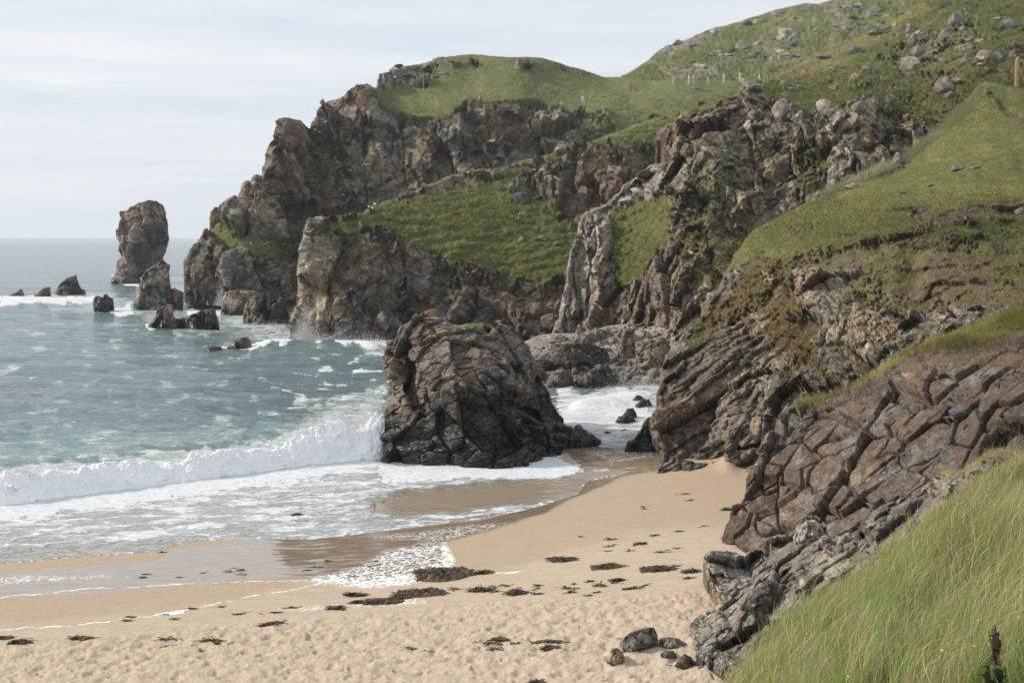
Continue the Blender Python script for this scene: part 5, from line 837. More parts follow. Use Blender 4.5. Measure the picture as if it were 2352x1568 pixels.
# traced ones
for s_, x, y, w, h, lb in [(cliff, 2020, 78, 60, .5, 'long rounded outcrop boulder on the near skyline'), (cliff, 1958, 122, 44, .9, 'pale tilted slab boulder on the tawny ridge'), (cliff, 1892, 132, 40, .4, 'low flat pale rock on the tawny ridge'), (cliff, 2100, 100, 30, 1, 'twin pale boulder below the cluster of crags'),
        (cliff, 2200, 56, 46, .8, 'big pale block outcrop near the top right'), (cliff, 2175, 88, 34, .9, 'grey cracked block below the big pale outcrop'), (cliff, 2110, 128, 40, 1.3, 'shattered crag in the middle of the slope'), (cliff, 2090, 160, 44, 1.3, 'lower half of the shattered crag'), (cliff, 2172, 205, 44, .9, 'boxy boulder above the meadow'), (cliff, 2195, 192, 30, .8, 'small boulder behind the boxy one'), (cliff, 2182, 222, 24, 1.1, 'round stone just under the boxy boulder'),
        (cliff, 2260, 140, 40, 1.1, 'tan tilted block beside the fence post'), (cliff, 2320, 62, 36, 1.2, 'pale block near the right edge'), (cliff, 1720, 200, 26, .8, 'boulder at the brow of the cliff'), (cliff, 1742, 192, 20, 1, 'smaller boulder at the brow of the cliff'), (cliff, 1990, 168, 26, 1.3, 'dark tooth rock on the slope'), (cliff, 1905, 190, 30, .8, 'pale oval stone on the tawny slope'), (cliff, 1922, 205, 34, .5, 'long thin slab on the tawny slope'),
        (cliff, 1790, 268, 40, 1.8, 'squat pillar at the cliff top'), (cliff, 1895, 262, 36, 1.3, 'rounded block on the cliff top'), (cliff, 1970, 262, 44, 1.3, 'massive grey pillar head of the right-hand crag'),
        (meadow, 2062, 376, 30, 1.2, 'pale pointed boulder at the end of the meadow scar'), (meadow, 2204, 390, 36, .8, 'largest grey rock lying in the meadow'), (meadow, 2238, 388, 26, .6, 'flat grey rock beside the largest meadow rock'), (meadow, 2140, 428, 24, .7, 'small grey rock in the middle of the meadow'), (meadow, 2072, 446, 16, .7, 'smallest white-topped rock in the meadow'), (meadow, 1960, 432, 44, .6, 'white slab at the meadow edge below the scar'),
        (meadow, 2344, 490, 30, 1.2, 'pale block at the right edge below the turf scar'), (meadow, 1715, 606, 16, .8, 'pale stone on the bare soil slope'), (meadow, 2050, 562, 10, .9, 'little round stone on the trampled soil'),
        (ridge, 1200, 462, 42, 1.25, 'dark square boulder resting on the green slope'), (ridge, 1198, 496, 22, .8, 'small brown boulder below the dark square one'), (ridge, 1198, 556, 20, .9, 'left brown boulder of the three low on the slope'), (ridge, 1244, 550, 26, .7, 'middle brown boulder of the three low on the slope'), (ridge, 1280, 562, 12, .8, 'right small white boulder of the three low on the slope'), (ridge, 1242, 564, 16, .6, 'flat stone under the middle brown boulder'),
        (head, 1598, 206, 20, .7, 'lone grey rock on the saddle pasture'), (head, 1514, 230, 14, .5, 'tiny flat stone on the saddle pasture'), (head, 1208, 158, 24, .5, 'pale outcrop on the right shoulder of the green dome'), (head, 1050, 148, 40, .45, 'low outcrop on top of the green dome')]:
    set_stone(s_, x, y, w * 1.15, 'turf_boulder', lb, 'boulders lying on the turf', emb=-.12, tall=h * 1.3, meshes=BM_G)
for x, y, w, h, lb in [(1484, 405, 42, 1.2, 'upper stone of the grey tor above the green gully'), (1515, 388, 50, .9, 'right-hand stone of the grey tor above the green gully'), (1462, 440, 46, 1.1, 'lower left stone of the grey tor above the green gully'), (1498, 436, 36, 1, 'middle stone of the grey tor above the green gully'), (1440, 462, 40, .8, 'lowest stone of the grey tor above the green gully')]:
    set_stone(cliff, x, y, w, 'tor_boulder', lb, 'stones of the grey tor', emb=-.1, tall=h)
# scattered outcrop stones
def scatter(surf, n, poly, w0, w1, name, label, group, meshes=BM_G, clumps=0, tall=(.4, 1.1), cat='boulder', emb=.18):
    xs = [p[0] for p in poly]; ys = [p[1] for p in poly]; pts = []; cl = []
    for _ in range(clumps):
        for _ in range(50):
            x, y = rr.uniform(min(xs), max(xs)), rr.uniform(min(ys), max(ys))
            if sdist(np.array([x]), np.array([y]), poly)[0] > 0: cl.append((x, y)); break
    tries = 0
    while len(pts) < n and tries < n * 60:
        tries += 1
        if cl and rr.random() < .75: c = rr.choice(cl); x, y = c[0] + rr.gauss(0, 22), c[1] + rr.gauss(0, 7)
        else: x, y = rr.uniform(min(xs), max(xs)), rr.uniform(min(ys), max(ys))
        if sdist(np.array([x]), np.array([y]), poly)[0] > 0 and all((x - a) ** 2 + (y - b) ** 2 > 20 for a, b in pts):
            pts.append((x, y)); set_stone(surf, x, y, w0 * (w1 / w0) ** (rr.random() ** 2.0), name, label, group, cat, meshes, rr.uniform(*tall), emb=emb if meshes is BM_G else (-.45 if surf is cove else -.1))
scatter(far, 190, [(1450, 172), (1540, 106), (1640, 74), (1760, 38), (1860, 12), (2050, -5), (2300, -40), (2120, 20), (1960, 90), (1780, 160), (1600, 178)], 9, 44, 'outcrop_rock', 'grey outcrop rock among many on the distant hilltop', 'outcrops on the distant hill', clumps=24, tall=(.7, 1.3))
scatter(cliff, 190, [(1760, 215), (1900, 140), (2100, 20), (2352, -40), (2352, 200), (2240, 200), (2100, 285), (2000, 230), (1880, 250)], 7, 40, 'slope_rock', 'pale loose rock among many on the rough upper hillside', 'loose rocks on the upper hillside', clumps=16, tall=(.8, 1.5))
scatter(cliff, 60, [(1700, 215), (1860, 270), (1960, 300), (1900, 330), (1740, 290), (1600, 290), (1640, 240)], 9, 26, 'cliff_edge_rock', 'broken rock along the lip of the columned cliff', 'rocks along the cliff lip', clumps=8, tall=(.6, 1.3))
scatter(meadow, 70, [(1720, 600), (1900, 580), (2100, 540), (2352, 560), (2352, 690), (2060, 690), (1900, 640)], 3, 13, 'soil_stone', 'small stone stuck in the bare soil slope under the meadow', 'stones in the soil slope', clumps=9, tall=(.6, 1.1), cat='stone')
scatter(head, 46, [(875, 185), (905, 160), (1000, 148), (1100, 140), (1000, 190), (900, 205)], 9, 32, 'dome_rock', 'grey rock among the outcrops on the green dome', 'outcrops on the green dome', clumps=6, tall=(.5, 1.0))
scatter(cove, 250, [(1225, 800), (1300, 772), (1420, 750), (1540, 730), (1555, 800), (1500, 870), (1420, 850), (1380, 800), (1290, 810), (1230, 830)], 7, 19, 'cobble', 'pale rounded cobble on the storm beach of the cove', 'cobbles in the cove', meshes=BM_C, clumps=14, tall=(.7, 1.1), cat='cobble')
scatter(cove, 46, [(1215, 850), (1260, 800), (1420, 770), (1540, 770), (1550, 885), (1420, 885), (1250, 880)], 18, 46, 'cove_stone', 'angular grey boulder in the jumble above the cove water', 'jumbled boulders in the cove', meshes=BM_C, tall=(.8, 1.3))
scatter(shore, 60, [(2000, 1260), (2110, 1160), (2200, 1090), (2330, 1045), (2340, 1100), (2200, 1170), (2080, 1240)], 4, 16, 'scree_stone', 'small broken stone on the gravel chute above the grass bank', 'stones on the gravel chute', meshes=BM_C, clumps=8, tall=(.6, 1.1), cat='stone')
scatter(red, 40, [(1850, 935), (2000, 880), (2100, 840), (2300, 800), (2352, 850), (2200, 850), (2000, 915), (1900, 940)], 3, 9, 'soil_stone', 'small stone in the soil face above the red cliff', 'stones in the upper soil face', meshes=BM_C, clumps=4, tall=(.6, 1.0), cat='stone')
# ---------------------------------------------------------------- seaweed
def seaweed_mat():
    t = NT('seaweed'); pos = t.n('TexCoord').outputs['Object']; n = t.noise(6, pos, 4, .7)
    t.set(color=t.mix(t.remap(n, .42, .68), (.030, .022, .013), (.17, .095, .028)), rough=.42, spec=.5); return t.m
M_WEED = seaweed_mat()
def weed_mesh(seed, w, d, h, n):
    """a heap of curled straps and torn fronds w x d metres"""
    r = np.random.default_rng(seed); V = []; Q = []; b = 0; nb = max(1, int(w / .45)); bx = r.uniform(-.5, .5, nb) * w * .8; by = r.uniform(-.5, .5, nb) * d * .6
    for i in range(n):
        k = r.integers(nb); sg = .14 * w if nb > 1 else .2 * w
        x = np.clip(bx[k] + r.normal(0, sg), -.55 * w, .55 * w); y = np.clip(by[k] + r.normal(0, .22 * d), -.6 * d, .6 * d); rad = max(0, 1 - (2 * x / w) ** 2 * .8 - (2 * y / d) ** 2 * .6)
        z = h * rad * r.random() ** .7; a = r.normal(0, .7) + (math.pi if r.random() < .5 else 0); L = r.uniform(.08, .34) * (1.6 if r.random() < .1 else 1); wd = r.uniform(.010, .032); seg = 4
        c = np.array([x, y, z + .012]); el = r.normal(0, .26); crv = r.normal(0, .9)
        side = None
        for s in range(seg + 1):
            dirv = np.array([math.cos(a), math.sin(a) * .8, el]); side = np.array([-math.sin(a), math.cos(a), r.normal(0, .5)]) * wd * (1 - .6 * abs(s / seg - .4)); V += [c - side, c + side]; c = c + dirv * L / seg; c[2] = max(c[2], .006); a += crv / seg; el -= .25
            if s < seg: Q.append([b + 2 * s, b + 2 * s + 1, b + 2 * s + 3, b + 2 * s + 2])
        b += 2 * (seg + 1)
    if h > .04 and w > 1.1:                                    # the packed heap under the loose straps
        g = 26; u = np.linspace(-1, 1, g); GX, GY = [a.ravel() for a in np.meshgrid(u, u)]; e = np.clip(1 - GX ** 2 - GY ** 2 + .55 * fbm(np.stack([GX * 2, GY * 2, 0 * GX + seed * .37], -1), 4, .6), 0, 1)
        Z = h * .8 * np.sqrt(e) * (1 + 1.1 * fbm(np.stack([GX * 5, GY * 4, 0 * GX + seed], -1), 3, .6)) - .015; gi = np.arange(g * g).reshape(g, g); qq = np.stack([gi[:-1, :-1], gi[:-1, 1:], gi[1:, 1:], gi[1:, :-1]], -1).reshape(-1, 4) + b
        V += list(np.stack([GX * w * .55, GY * d * .6, Z], -1)); Q += qq.tolist()
    return mesh('seaweed', np.array(V), [np.array(Q)], {}, [M_WEED])
def weed(tx, ty, w, lb, grp=None, n=None, dep=3.4, hh=None, seed=0, name='seaweed_clump'):
    P = on_beach(tx, ty)[0]; m = P[1] / F; wm = w * m; d = max(.18, wm * .16 * dep); h = hh if hh is not None else min(.22, .05 + wm * .05)
    me = weed_mesh(int(tx * 7 + ty) + seed, wm, d, h, n or int(60 + 240 * wm)); return put(name, me, lb, 'seaweed', grp or 'seaweed clumps along the tide line', loc=P)
for x, y, w, lb, k in [(1028, 1322, 128, 'biggest heap of brown seaweed at the edge of the foam', 1), (1112, 1316, 46, 'flat seaweed patch just right of the biggest heap', 0), (925, 1372, 60, 'dark seaweed bank, right of the long strand below the pool', 0), (975, 1364, 120, 'long dark mound of seaweed below the biggest heap', 0), (885, 1382, 90, 'ragged seaweed strand left of the long dark mound', 0), (812, 1368, 50, 'loose seaweed at the left end of the long strand', 0), (826, 1384, 26, 'round seaweed knot under the left end of the strand', 0), (785, 1396, 36, 'small oval seaweed clump below the knot', 0),
        (1300, 1285, 64, 'thin lying seaweed with pale roots on the upper beach', 0), (1398, 1302, 76, 'dark double seaweed clump in the middle of the beach', 0), (1515, 1308, 84, 'low seaweed streak ending in a tuft near the outcrop', 0), (1430, 1333, 34, 'dark oval seaweed clump below the double one', 0), (1600, 1313, 40, 'seaweed scrap touching the outcrop foot', 0), (1672, 1171, 24, 'dark seaweed tuft beside the red cliff', 0), (1466, 1249, 30, 'bushy seaweed tuft on the long upper strand', 0),
        (645, 1430, 20, 'left half of a small pair of seaweed clumps on dry sand', 0), (622, 1436, 40, 'right-leaning dark clump of the small pair on dry sand', 0), (178, 1466, 50, 'dark seaweed clump on the left sand, nearest the foam line', 0), (376, 1471, 38, 'seaweed clump with a thin tail on the left sand', 0), (482, 1474, 50, 'flat black seaweed with a long tail right of the tailed one', 0), (36, 1476, 44, 'flat seaweed smear at the far left', 0), (6, 1465, 14, 'seaweed cut by the left picture edge', 0),
        (1265, 1488, 66, 'fine dark seaweed scatter on the lower trampled sand', 0), (1274, 1478, 50, 'upper strand of the fine scatter on the trampled sand', 0), (1140, 1470, 30, 'small curled seaweed left of the fine scatter', 0), (1240, 1568, 30, 'seaweed strip by the bottom edge rock', 0), (1200, 1362, 56, 'broken seaweed bits under the middle of the beach', 0), (1108, 1356, 56, 'branched seaweed bits between the heap and the middle', 0)]:
    weed(x, y, w, lb, n=None if not k else 900, hh=.26 if k else None, dep=5 if k else 3.4, seed=k)
for a, b, n_ in [(p_, q_, int(k_ * .65 + .5)) for p_, q_, k_ in [((1330, 1250), (1640, 1205), 11), ((1380, 1265), (1470, 1252), 4), ((1500, 1268), (1600, 1240), 5), ((1330, 1175), (1650, 1150), 6), ((1050, 1350), (1480, 1345), 30), ((1180, 1370), (1500, 1352), 10), ((560, 1410), (800, 1400), 6), ((160, 1440), (520, 1395), 7), ((0, 1470), (600, 1480), 9), ((1060, 1480), (1300, 1470), 10), ((1560, 1290), (1600, 1330), 4), ((900, 1500), (1200, 1490), 8)]]:
    for i in range(n_):
        t_ = rr.random(); x = a[0] + (b[0] - a[0]) * t_ + rr.gauss(0, 8); y = a[1] + (b[1] - a[1]) * t_ + rr.gauss(0, 7)
        weed(x, y, rr.choice([8, 10, 12, 16, 22, 34]), 'thin scrap of seaweed strewn on the sand', 'seaweed scraps on the sand', n=rr.randint(8, 26), hh=.015, dep=1.8, name='seaweed_scrap')
for x, y in [(320, 1327), (338, 1318), (410, 1326), (465, 1316), (530, 1312), (556, 1308), (550, 1318), (700, 1310), (752, 1288), (862, 1288), (856, 1300), (372, 1268), (398, 1421), (724, 1302), (600, 1410)]:
    weed(x, y, rr.choice([8, 12, 18]), 'scrap of seaweed left in the wet sand pool', 'seaweed scraps in the wet pool', n=rr.randint(6, 16), hh=.02, dep=1.8, name='seaweed_scrap')
P = at_z(np.array([683.]), np.array([1183.]), np.array([.25]))[0]; put('seaweed_clump', weed_mesh(99, .42, .25, .1, 60), 'brown seaweed floating in the white foam', 'seaweed', loc=P)

# ---------------------------------------------------------------- fence posts
def wood(name, c):
    t = NT(name); pos = t.n('TexCoord').outputs['Object']; n = t.noise(14, t.mapping(pos, scale=(6, 6, .6)), 5, .7)
    t.set(color=t.mix(t.remap(n, .3, .7), tuple(v * .65 for v in c), c), rough=.85, normal=t.n('Bump', {'Height': n, 'Distance': .01, 'Strength': .5}).outputs[0]); return t.m
M_WOLD, M_WNEW = wood('weathered_wood', (.62, .60, .54)), wood('fresh_wood', (.36, .25, .11))
def post_mesh(name, h, w, mat, taper=.92):
    k = 8; a = np.arange(k) / k * 2 * math.pi + .2; V = []; lv = [(-.35, 1.0), (0, 1.0), (h * .5, (1 + taper) / 2), (h - w * .35, taper), (h, taper * .72)]
    for z, s in lv: V += [(math.cos(t_) * w / 2 * s * (1 + .06 * math.sin(3 * t_ + z)), math.sin(t_) * w / 2 * s, z) for t_ in a]
    V.append((0, 0, h + .01)); Q = [[j * k + i, j * k + (i + 1) % k, (j + 1) * k + (i + 1) % k, (j + 1) * k + i] for j in range(len(lv) - 1) for i in range(k)]; T = [[(len(lv) - 1) * k + i, (len(lv) - 1) * k + (i + 1) % k, len(V) - 1] for i in range(k)]
    return mesh(name, np.array(V), [np.array(Q), np.array(T)], {}, [mat])
def post(surf, tx, ty, hpx, lb, mat, wpx=3.0, lean=0.0, grp='fence posts on the saddle'):
    p = pick(surf, tx, ty); P = p[0]; m = P[1] / F; o = put('fence_post', post_mesh('fence_post', hpx * 1.15 * m, (wpx * 1.5 + .5) * m, mat), lb, 'fence post', grp, loc=P); o.rotation_euler = (0, lean, 0); return o
for x, y, h, lb, mt, w, ln in [(1341, 234, 12, 'leaning white post, leftmost on the saddle fence line', M_WOLD, 4, -.2), (1392, 224, 9, 'fallen post lying second from the left', M_WNEW, 3, -1.15), (1418, 219, 9, 'fallen post lying just left of the upright yellow post', M_WNEW, 3, -1.1), (1447, 211, 20, 'upright yellow post with a stay on the saddle', M_WNEW, 4, 0),
        (1546, 194, 14, 'thin grey post left of the pair of white ones', M_WOLD, 2, 0), (1583, 192, 16, 'left post of the pair of white ones', M_WOLD, 3.4, .03), (1592, 192, 16, 'right post of the pair of white ones', M_WOLD, 3, -.03), (1627, 192, 14, 'faint thin post in the middle of the far fence', M_WOLD, 1.6, 0), (1662, 190, 16, 'white post standing alone right of the middle', M_WOLD, 3.2, 0), (1701, 189, 18, 'tall white post near the brow', M_WOLD, 3.6, -.04), (1706, 190, 10, 'short white post beside the tall one near the brow', M_WOLD, 3, 0), (1744, 186, 15, 'thin post farthest right on the far fence', M_WOLD, 2.4, 0),
        (1259, 290, 10, 'single white post on the cliff ledge below the saddle', M_WOLD, 2.6, 0), (1291, 241, 6, 'tiny white post at the cliff edge', M_WOLD, 2.6, 0)]:
    po = post(head, x, y, h, lb, mt, w, ln)
    if x == 1447:
        m = po.location.y / F; s_ = put('stay', post_mesh('stay', 24 * m, 3 * m, M_WNEW), parent=po); s_.location = (21 * m, -.2, -.1); s_.rotation_euler = (0, -1.05, 0)
po = post(cliff, 2336, 206, 66, 'tall new wooden post with a stay at the right edge', M_WNEW, 7, 0, 'posts at the right edge'); m = po.location.y / F
s_ = put('stay', post_mesh('stay', 58 * m, 6 * m, M_WNEW), parent=po); s_.location = (26 * m, -.1, -.1); s_.rotation_euler = (0, -.42, 0)
post(meadow, 2138, 522, 16, 'stubby brown stump post below the turf scar', wood('dark_wood', (.10, .075, .055)), 8, 0, 'posts below the meadow')

# ---------------------------------------------------------------- gulls
def plain(name, c, r=.8):
    t = NT(name); t.set(color=c, rough=r); return t.m
M_WHITE, M_GREY, M_BEAK = plain('gull_white', (.80, .80, .78)), plain('gull_grey', (.35, .37, .40)), plain('gull_beak', (.6, .4, .05))
def tube(pts, rad, k=10):
    pts = np.array(pts, float); V = []; n = len(pts)
    for i in range(n):
        t_ = pts[min(i + 1, n - 1)] - pts[max(i - 1, 0)]; t_ /= np.linalg.norm(t_); u = np.cross(t_, (0, 0, 1.0)); u = u / (np.linalg.norm(u) + 1e-9) if np.linalg.norm(u) > 1e-3 else np.array([1., 0, 0]); v = np.cross(u, t_)
        for j in range(k): a = 2 * math.pi * j / k; V.append(pts[i] + rad[i] * (u * math.cos(a) + v * math.sin(a)))
    Q = [[i * k + j, i * k + (j + 1) % k, (i + 1) * k + (j + 1) % k, (i + 1) * k + j] for i in range(n - 1) for j in range(k)]; return np.array(V), np.array(Q)
def gull(P, lb, yaw, flying, grp='gulls'):
    v, q = tube([(-.30, 0, .0), (-.26, 0, .0), (-.15, 0, -.01), (0, 0, 0), (.12, 0, .02), (.20, 0, .06), (.25, 0, .08), (.29, 0, .075), (.31, 0, .07)], [.008, .03, .065, .085, .078, .05, .048, .035, .006])
    o = put('gull', mesh('gull', v, [q], {}, [M_WHITE], True), lb, 'gull', grp, loc=P); o.rotation_euler = (0, .0 if flying else -.25, yaw)
    v, q = tube([(.30, 0, .07), (.35, 0, .06), (.37, 0, .045)], [.014, .01, .002], 6); put('beak', mesh('beak', v, [q], {}, [M_BEAK]), parent=o)
    v = np.array([(-.27, -.02, 0), (-.27, .02, 0), (-.42, .07, .0), (-.42, -.07, .0), (-.27, -.02, .012), (-.27, .02, .012), (-.42, .07, .008), (-.42, -.07, .008)]); q = np.array([[3, 2, 1, 0], [4, 5, 6, 7], [0, 1, 5, 4], [2, 3, 7, 6], [1, 2, 6, 5], [3, 0, 4, 7]]); put('tail', mesh('tail', v, [q], {}, [M_WHITE]), parent=o)
    for s in (-1, 1):
        if flying:
            sp = [(0, .06, 0), (.05, .30, .10), (.02, .55, .08), (-.12, .80, .0)]; ch = [.17, .16, .12, .02]
        else:
            sp = [(.10, .075, .02), (0, .09, .03), (-.18, .07, .0), (-.36, .03, -.02)]; ch = [.05, .09, .06, .01]
        V = []
        for (x, y, z), c in zip(sp, ch):
            V += ([(x + c / 2, s * y, z), (x - c / 2, s * y, z - .01), (x, s * y, z + .018)] if flying else [(x, s * y, z + c / 2), (x, s * y, z - c / 2), (x, s * (y + .02), z)])
        Q = [[3 * i + a, 3 * i + b, 3 * i + 3 + b, 3 * i + 3 + a] for i in range(3) for a, b in ((0, 1), (1, 2), (2, 0))]
        put('wing', mesh('wing', np.array(V), [np.array(Q)], {}, [M_GREY if not flying else M_WHITE], True), parent=o)
    if not flying:
        for s in (-1, 1): v, q = tube([(.0, s * .03, -.06), (.02, s * .03, -.18)], [.01, .008], 6); l_ = put('leg', mesh('leg', v, [q], {}, [M_BEAK]), parent=o); l_.rotation_euler = (0, .25, 0)
def air_gull(tx, ty, d, lb, yaw): gull(at(np.array([tx]), np.array([ty]), np.array([float(d)]))[0], lb, yaw, True, 'gulls in flight')
air_gull(1130, 324, 150, 'largest white gull flying before the dark recess cliff', .5); air_gull(842, 378, 215, 'white gull flying in front of the headland', 1.2); air_gull(870, 342, 235, 'small gull flying high by the headland cliff', 2.6)
for x, y, lb in [(690 * .94, 0, '')] and [(552, 572, 'gull perched farthest left on the green ledge'), (576, 563, 'gull perched on the upper rim of the green ledge'), (606, 564, 'gull perched right on the green ledge'), (614, 560, 'gull perched highest on the green ledge'), (618, 572, 'gull perched lowest right on the green ledge'), (848, 478, 'gull perched left at the ridge end'), (856, 482, 'gull perched low at the ridge end'), (862, 476, 'gull perched right at the ridge end'), (858, 470, 'gull perched above the ridge end'), (958, 594, 'gull resting on the tan streaked cliff'), (780, 456, 'gull perched on a dark ledge of the headland')]:
    sf = ridge if x in (862, 856, 848, 858, 958) else head; p = pick(sf, x, y); gull(p[0] + np.array([0, -.5, .30]), lb, rr.uniform(0, 6.28), False, 'perched gulls')

# ---------------------------------------------------------------- grass
def blade_mat(name, rough=.6, trans=.25):
    t = NT(name); c = t.attr('Col'); t.set(color=c, rough=rough, spec=.25)
    tr = t.n('BsdfTranslucent', {0: c}); mx = t.n('MixShader', {0: trans}); t.t.links.new(t.b.outputs[0], mx.inputs[1]); t.t.links.new(tr.outputs[0], mx.inputs[2]); t.t.links.new(mx.outputs[0], t.out.inputs[0]); return t.m
M_BLADE = blade_mat('grass_blade')
def blades(roots, L, lean, width, col, seg=4, seed=1, fan=.35, tipc=None):
    """ribbons growing from roots; lean = wind direction (n,3)"""
    r = np.random.default_rng(seed); n = len(roots); V = np.zeros((n, 2 * seg + 1, 3), np.float32); C = np.zeros((n, 2 * seg + 1, 3), np.float32)
    ang = r.uniform(0, 2 * math.pi, n); side = np.stack([np.cos(ang), np.sin(ang) * .5, 0 * ang], -1); side[:, 0] = np.where(np.abs(side[:, 0]) < .4, .6, side[:, 0]); dirv = np.tile([0, 0, 1.0], (n, 1)) + r.normal(0, fan, (n, 3)) * [1, 1, .1]
    c = roots.copy(); stepl = (L / seg)[:, None]
    for s in range(seg + 1):
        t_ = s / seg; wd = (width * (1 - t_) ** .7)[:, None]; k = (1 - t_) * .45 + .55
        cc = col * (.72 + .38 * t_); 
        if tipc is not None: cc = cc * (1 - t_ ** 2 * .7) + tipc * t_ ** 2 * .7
        if s < seg: V[:, 2 * s] = c - side * wd / 2; V[:, 2 * s + 1] = c + side * wd / 2; C[:, 2 * s] = cc; C[:, 2 * s + 1] = cc
        else: V[:, 2 * s] = c; C[:, 2 * s] = cc
        dirv = dirv + lean * (1.2 * t_ + .25); dn = dirv / np.linalg.norm(dirv, axis=1)[:, None]; c = c + dn * stepl
    b = (np.arange(n) * (2 * seg + 1))[:, None]; q = np.concatenate([b + np.array([[2 * s, 2 * s + 1, 2 * s + 3, 2 * s + 2]]) for s in range(seg - 1)]); tr = b + np.array([[2 * seg - 2, 2 * seg - 1, 2 * seg]])
    return V.reshape(-1, 3), q, tr, C.reshape(-1, 3)
def build_bank_grass():
    r = np.random.default_rng(3); s = bank; nv = len(s.X); d = s.P[:, 1]; G = np.array
    A = d ** 1.3 * (s.X < 2400) * (s.Y < 1660); p = A / A.sum()
    def pop(n, name, label, L0, L1, w0, w1, pals, lean, fan, seed, seg, dk):
        k = r.choice(nv, n, p=p); jit = r.uniform(-.5, .5, (n, 2)) * s.step; X = s.X[k] + jit[:, 0]; Y = s.Y[k] + jit[:, 1]
        R = s.P[k] + np.stack([jit[:, 0] * d[k] / F, r.uniform(-.25, .25, n), -.02 + 0 * d[k]], -1)
        cl = fbm(R * np.array([1.3, 1.3, .6]), 4, .6); cl2 = fbm(R * np.array([.45, .45, .2]) + 30, 4, .6); cl3 = fbm(R * 2.8 + 7, 3)
        keep = r.random(n) < .5 + 1.0 * cl + .4 * cl2 + (0.3 if seg < 5 else 0); R, X, Y, cl, cl2, cl3, dd = R[keep], X[keep], Y[keep], cl[keep], cl2[keep], cl3[keep], d[k][keep]; n = len(R)
        L = r.uniform(L0, L1, n) * (1 + .35 * cl + .25 * cl2); L *= 1 - .55 * smooth(2140, 2300, X) * smooth(1260, 1100, Y)
        wdir = np.stack([lean + .30 * cl + .25 * cl2 + r.normal(0, fan, n), -.1 + .3 * cl3 + r.normal(0, fan, n), -.10 - .14 * cl2 + r.normal(0, .05, n)], -1).astype(np.float32)
        straw = np.clip(.30 + .6 * cl2 + .5 * cl + .30 * smooth(1320, 1150, Y) + .2 * smooth(2000, 1750, X), 0, 1); t_ = r.random(n)
        col = np.where((t_ < .15 + .6 * straw)[:, None], G(pals[0]), np.where((t_ < .68)[:, None], G(pals[1]), np.where((t_ < .86)[:, None], G(pals[2]), G(pals[3]))))
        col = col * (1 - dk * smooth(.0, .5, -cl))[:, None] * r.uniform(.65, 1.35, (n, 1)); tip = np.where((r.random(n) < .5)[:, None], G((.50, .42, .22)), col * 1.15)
        V, q, t3, C = blades(R, L, wdir, (w0 + w1 * dd) * r.uniform(.6, 1.5, n), col, seg, seed, .30, tip)
        put(name, mesh(name, V, [q, t3], {'Col': C}, [M_BLADE]), label, kind='stuff')
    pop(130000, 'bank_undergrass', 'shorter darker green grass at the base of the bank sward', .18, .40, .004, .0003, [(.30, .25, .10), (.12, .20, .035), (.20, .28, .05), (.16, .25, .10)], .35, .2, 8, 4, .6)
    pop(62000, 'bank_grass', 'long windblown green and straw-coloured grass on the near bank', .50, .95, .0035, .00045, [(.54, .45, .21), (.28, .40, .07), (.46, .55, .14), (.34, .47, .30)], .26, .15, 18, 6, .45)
    m = 1800; k = r.choice(nv, m, p=p); R = s.P[k] + np.stack([r.uniform(-.1, .1, m), r.uniform(-.2, .2, m), 0 * d[k]], -1)
    V, q, t3, C = blades(R, r.uniform(.8, 1.2, m), np.stack([.20 + .12 * r.normal(size=m), -.08 + 0 * R[:, 0], -.07 + 0 * R[:, 0]], -1), np.full(m, .006), np.tile((.50, .42, .24), (m, 1)), 6, 9, .2)
    put('seed_stalks', mesh('seed_stalks', V, [q, t3], {'Col': C}, [M_BLADE]), 'pale bending seed stalks standing above the bank grass', kind='stuff')
build_bank_grass()
def turf_tufts(surf, n, name, label, L0, L1, wid, seed, sel=None, tall=1.0, lean=.35, cols=None):
    r = np.random.default_rng(seed); g = (1 - surf.rock) ** 2; inview = (surf.X > -20) & (surf.X < 2380) & (surf.Y > -20) & (surf.Y < 1600); w = g * inview * (surf.D ** .5)
    if sel is not None: w = w * sel(surf.X, surf.Y)
    k = r.choice(len(surf.X), n, p=w / w.sum()); R = surf.P[k] + r.normal(0, 1, (n, 3)) * surf.D[k][:, None] / F * surf.step * .5 * [1, .3, .3]
    R[:, 2] -= .02; col = surf.W[k] * r.uniform(.7, 1.6, (n, 1)) * np.array([1.12, 1.08, 1.0]); col = np.where((r.random(n) < .25)[:, None], col * [1.7, 1.35, 1.3], col)
    V, q, t3, C = blades(R, r.uniform(L0, L1, n), np.tile([lean, 0, -.1], (n, 1)) * r.uniform(.3, 1.5, (n, 1)), np.full(n, wid), np.clip(col if cols is None else np.tile(cols, (n, 1)) * r.uniform(.6, 1.2, (n, 1)), .01, .6), 2, seed, .45)
    put(name, mesh(name, V, [q, t3], {'Col': C}, [M_BLADE]), label, kind='stuff')
turf_tufts(meadow, 60000, 'meadow_grass', 'short turf and tufts over the meadow and its cliff', .10, .34, .035, 21)
turf_tufts(red, 16000, 'rim_grass', 'grass along the turf rim above the red cliff', .12, .40, .018, 22, tall=1)
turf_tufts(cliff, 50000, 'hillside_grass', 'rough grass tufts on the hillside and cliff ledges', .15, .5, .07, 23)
turf_tufts(ridge, 30000, 'ridge_grass', 'short grass on the sloping ridge', .12, .4, .08, 24)
turf_tufts(shore, 9000, 'outcrop_grass', 'dry grass growing round the lichen outcrop', .08, .28, .010, 25)
turf_tufts(meadow, 3600, 'marram_grass', 'pale tall grass along the upper meadow edge', .4, .9, .04, 26, sel=lambda x, y: region(x, y, [(1890, 448), (1960, 410), (2080, 350), (2160, 290), (2220, 236), (2232, 252), (2150, 325), (2080, 375), (1960, 425), (1900, 460)], 4), cols=(.36, .36, .20))

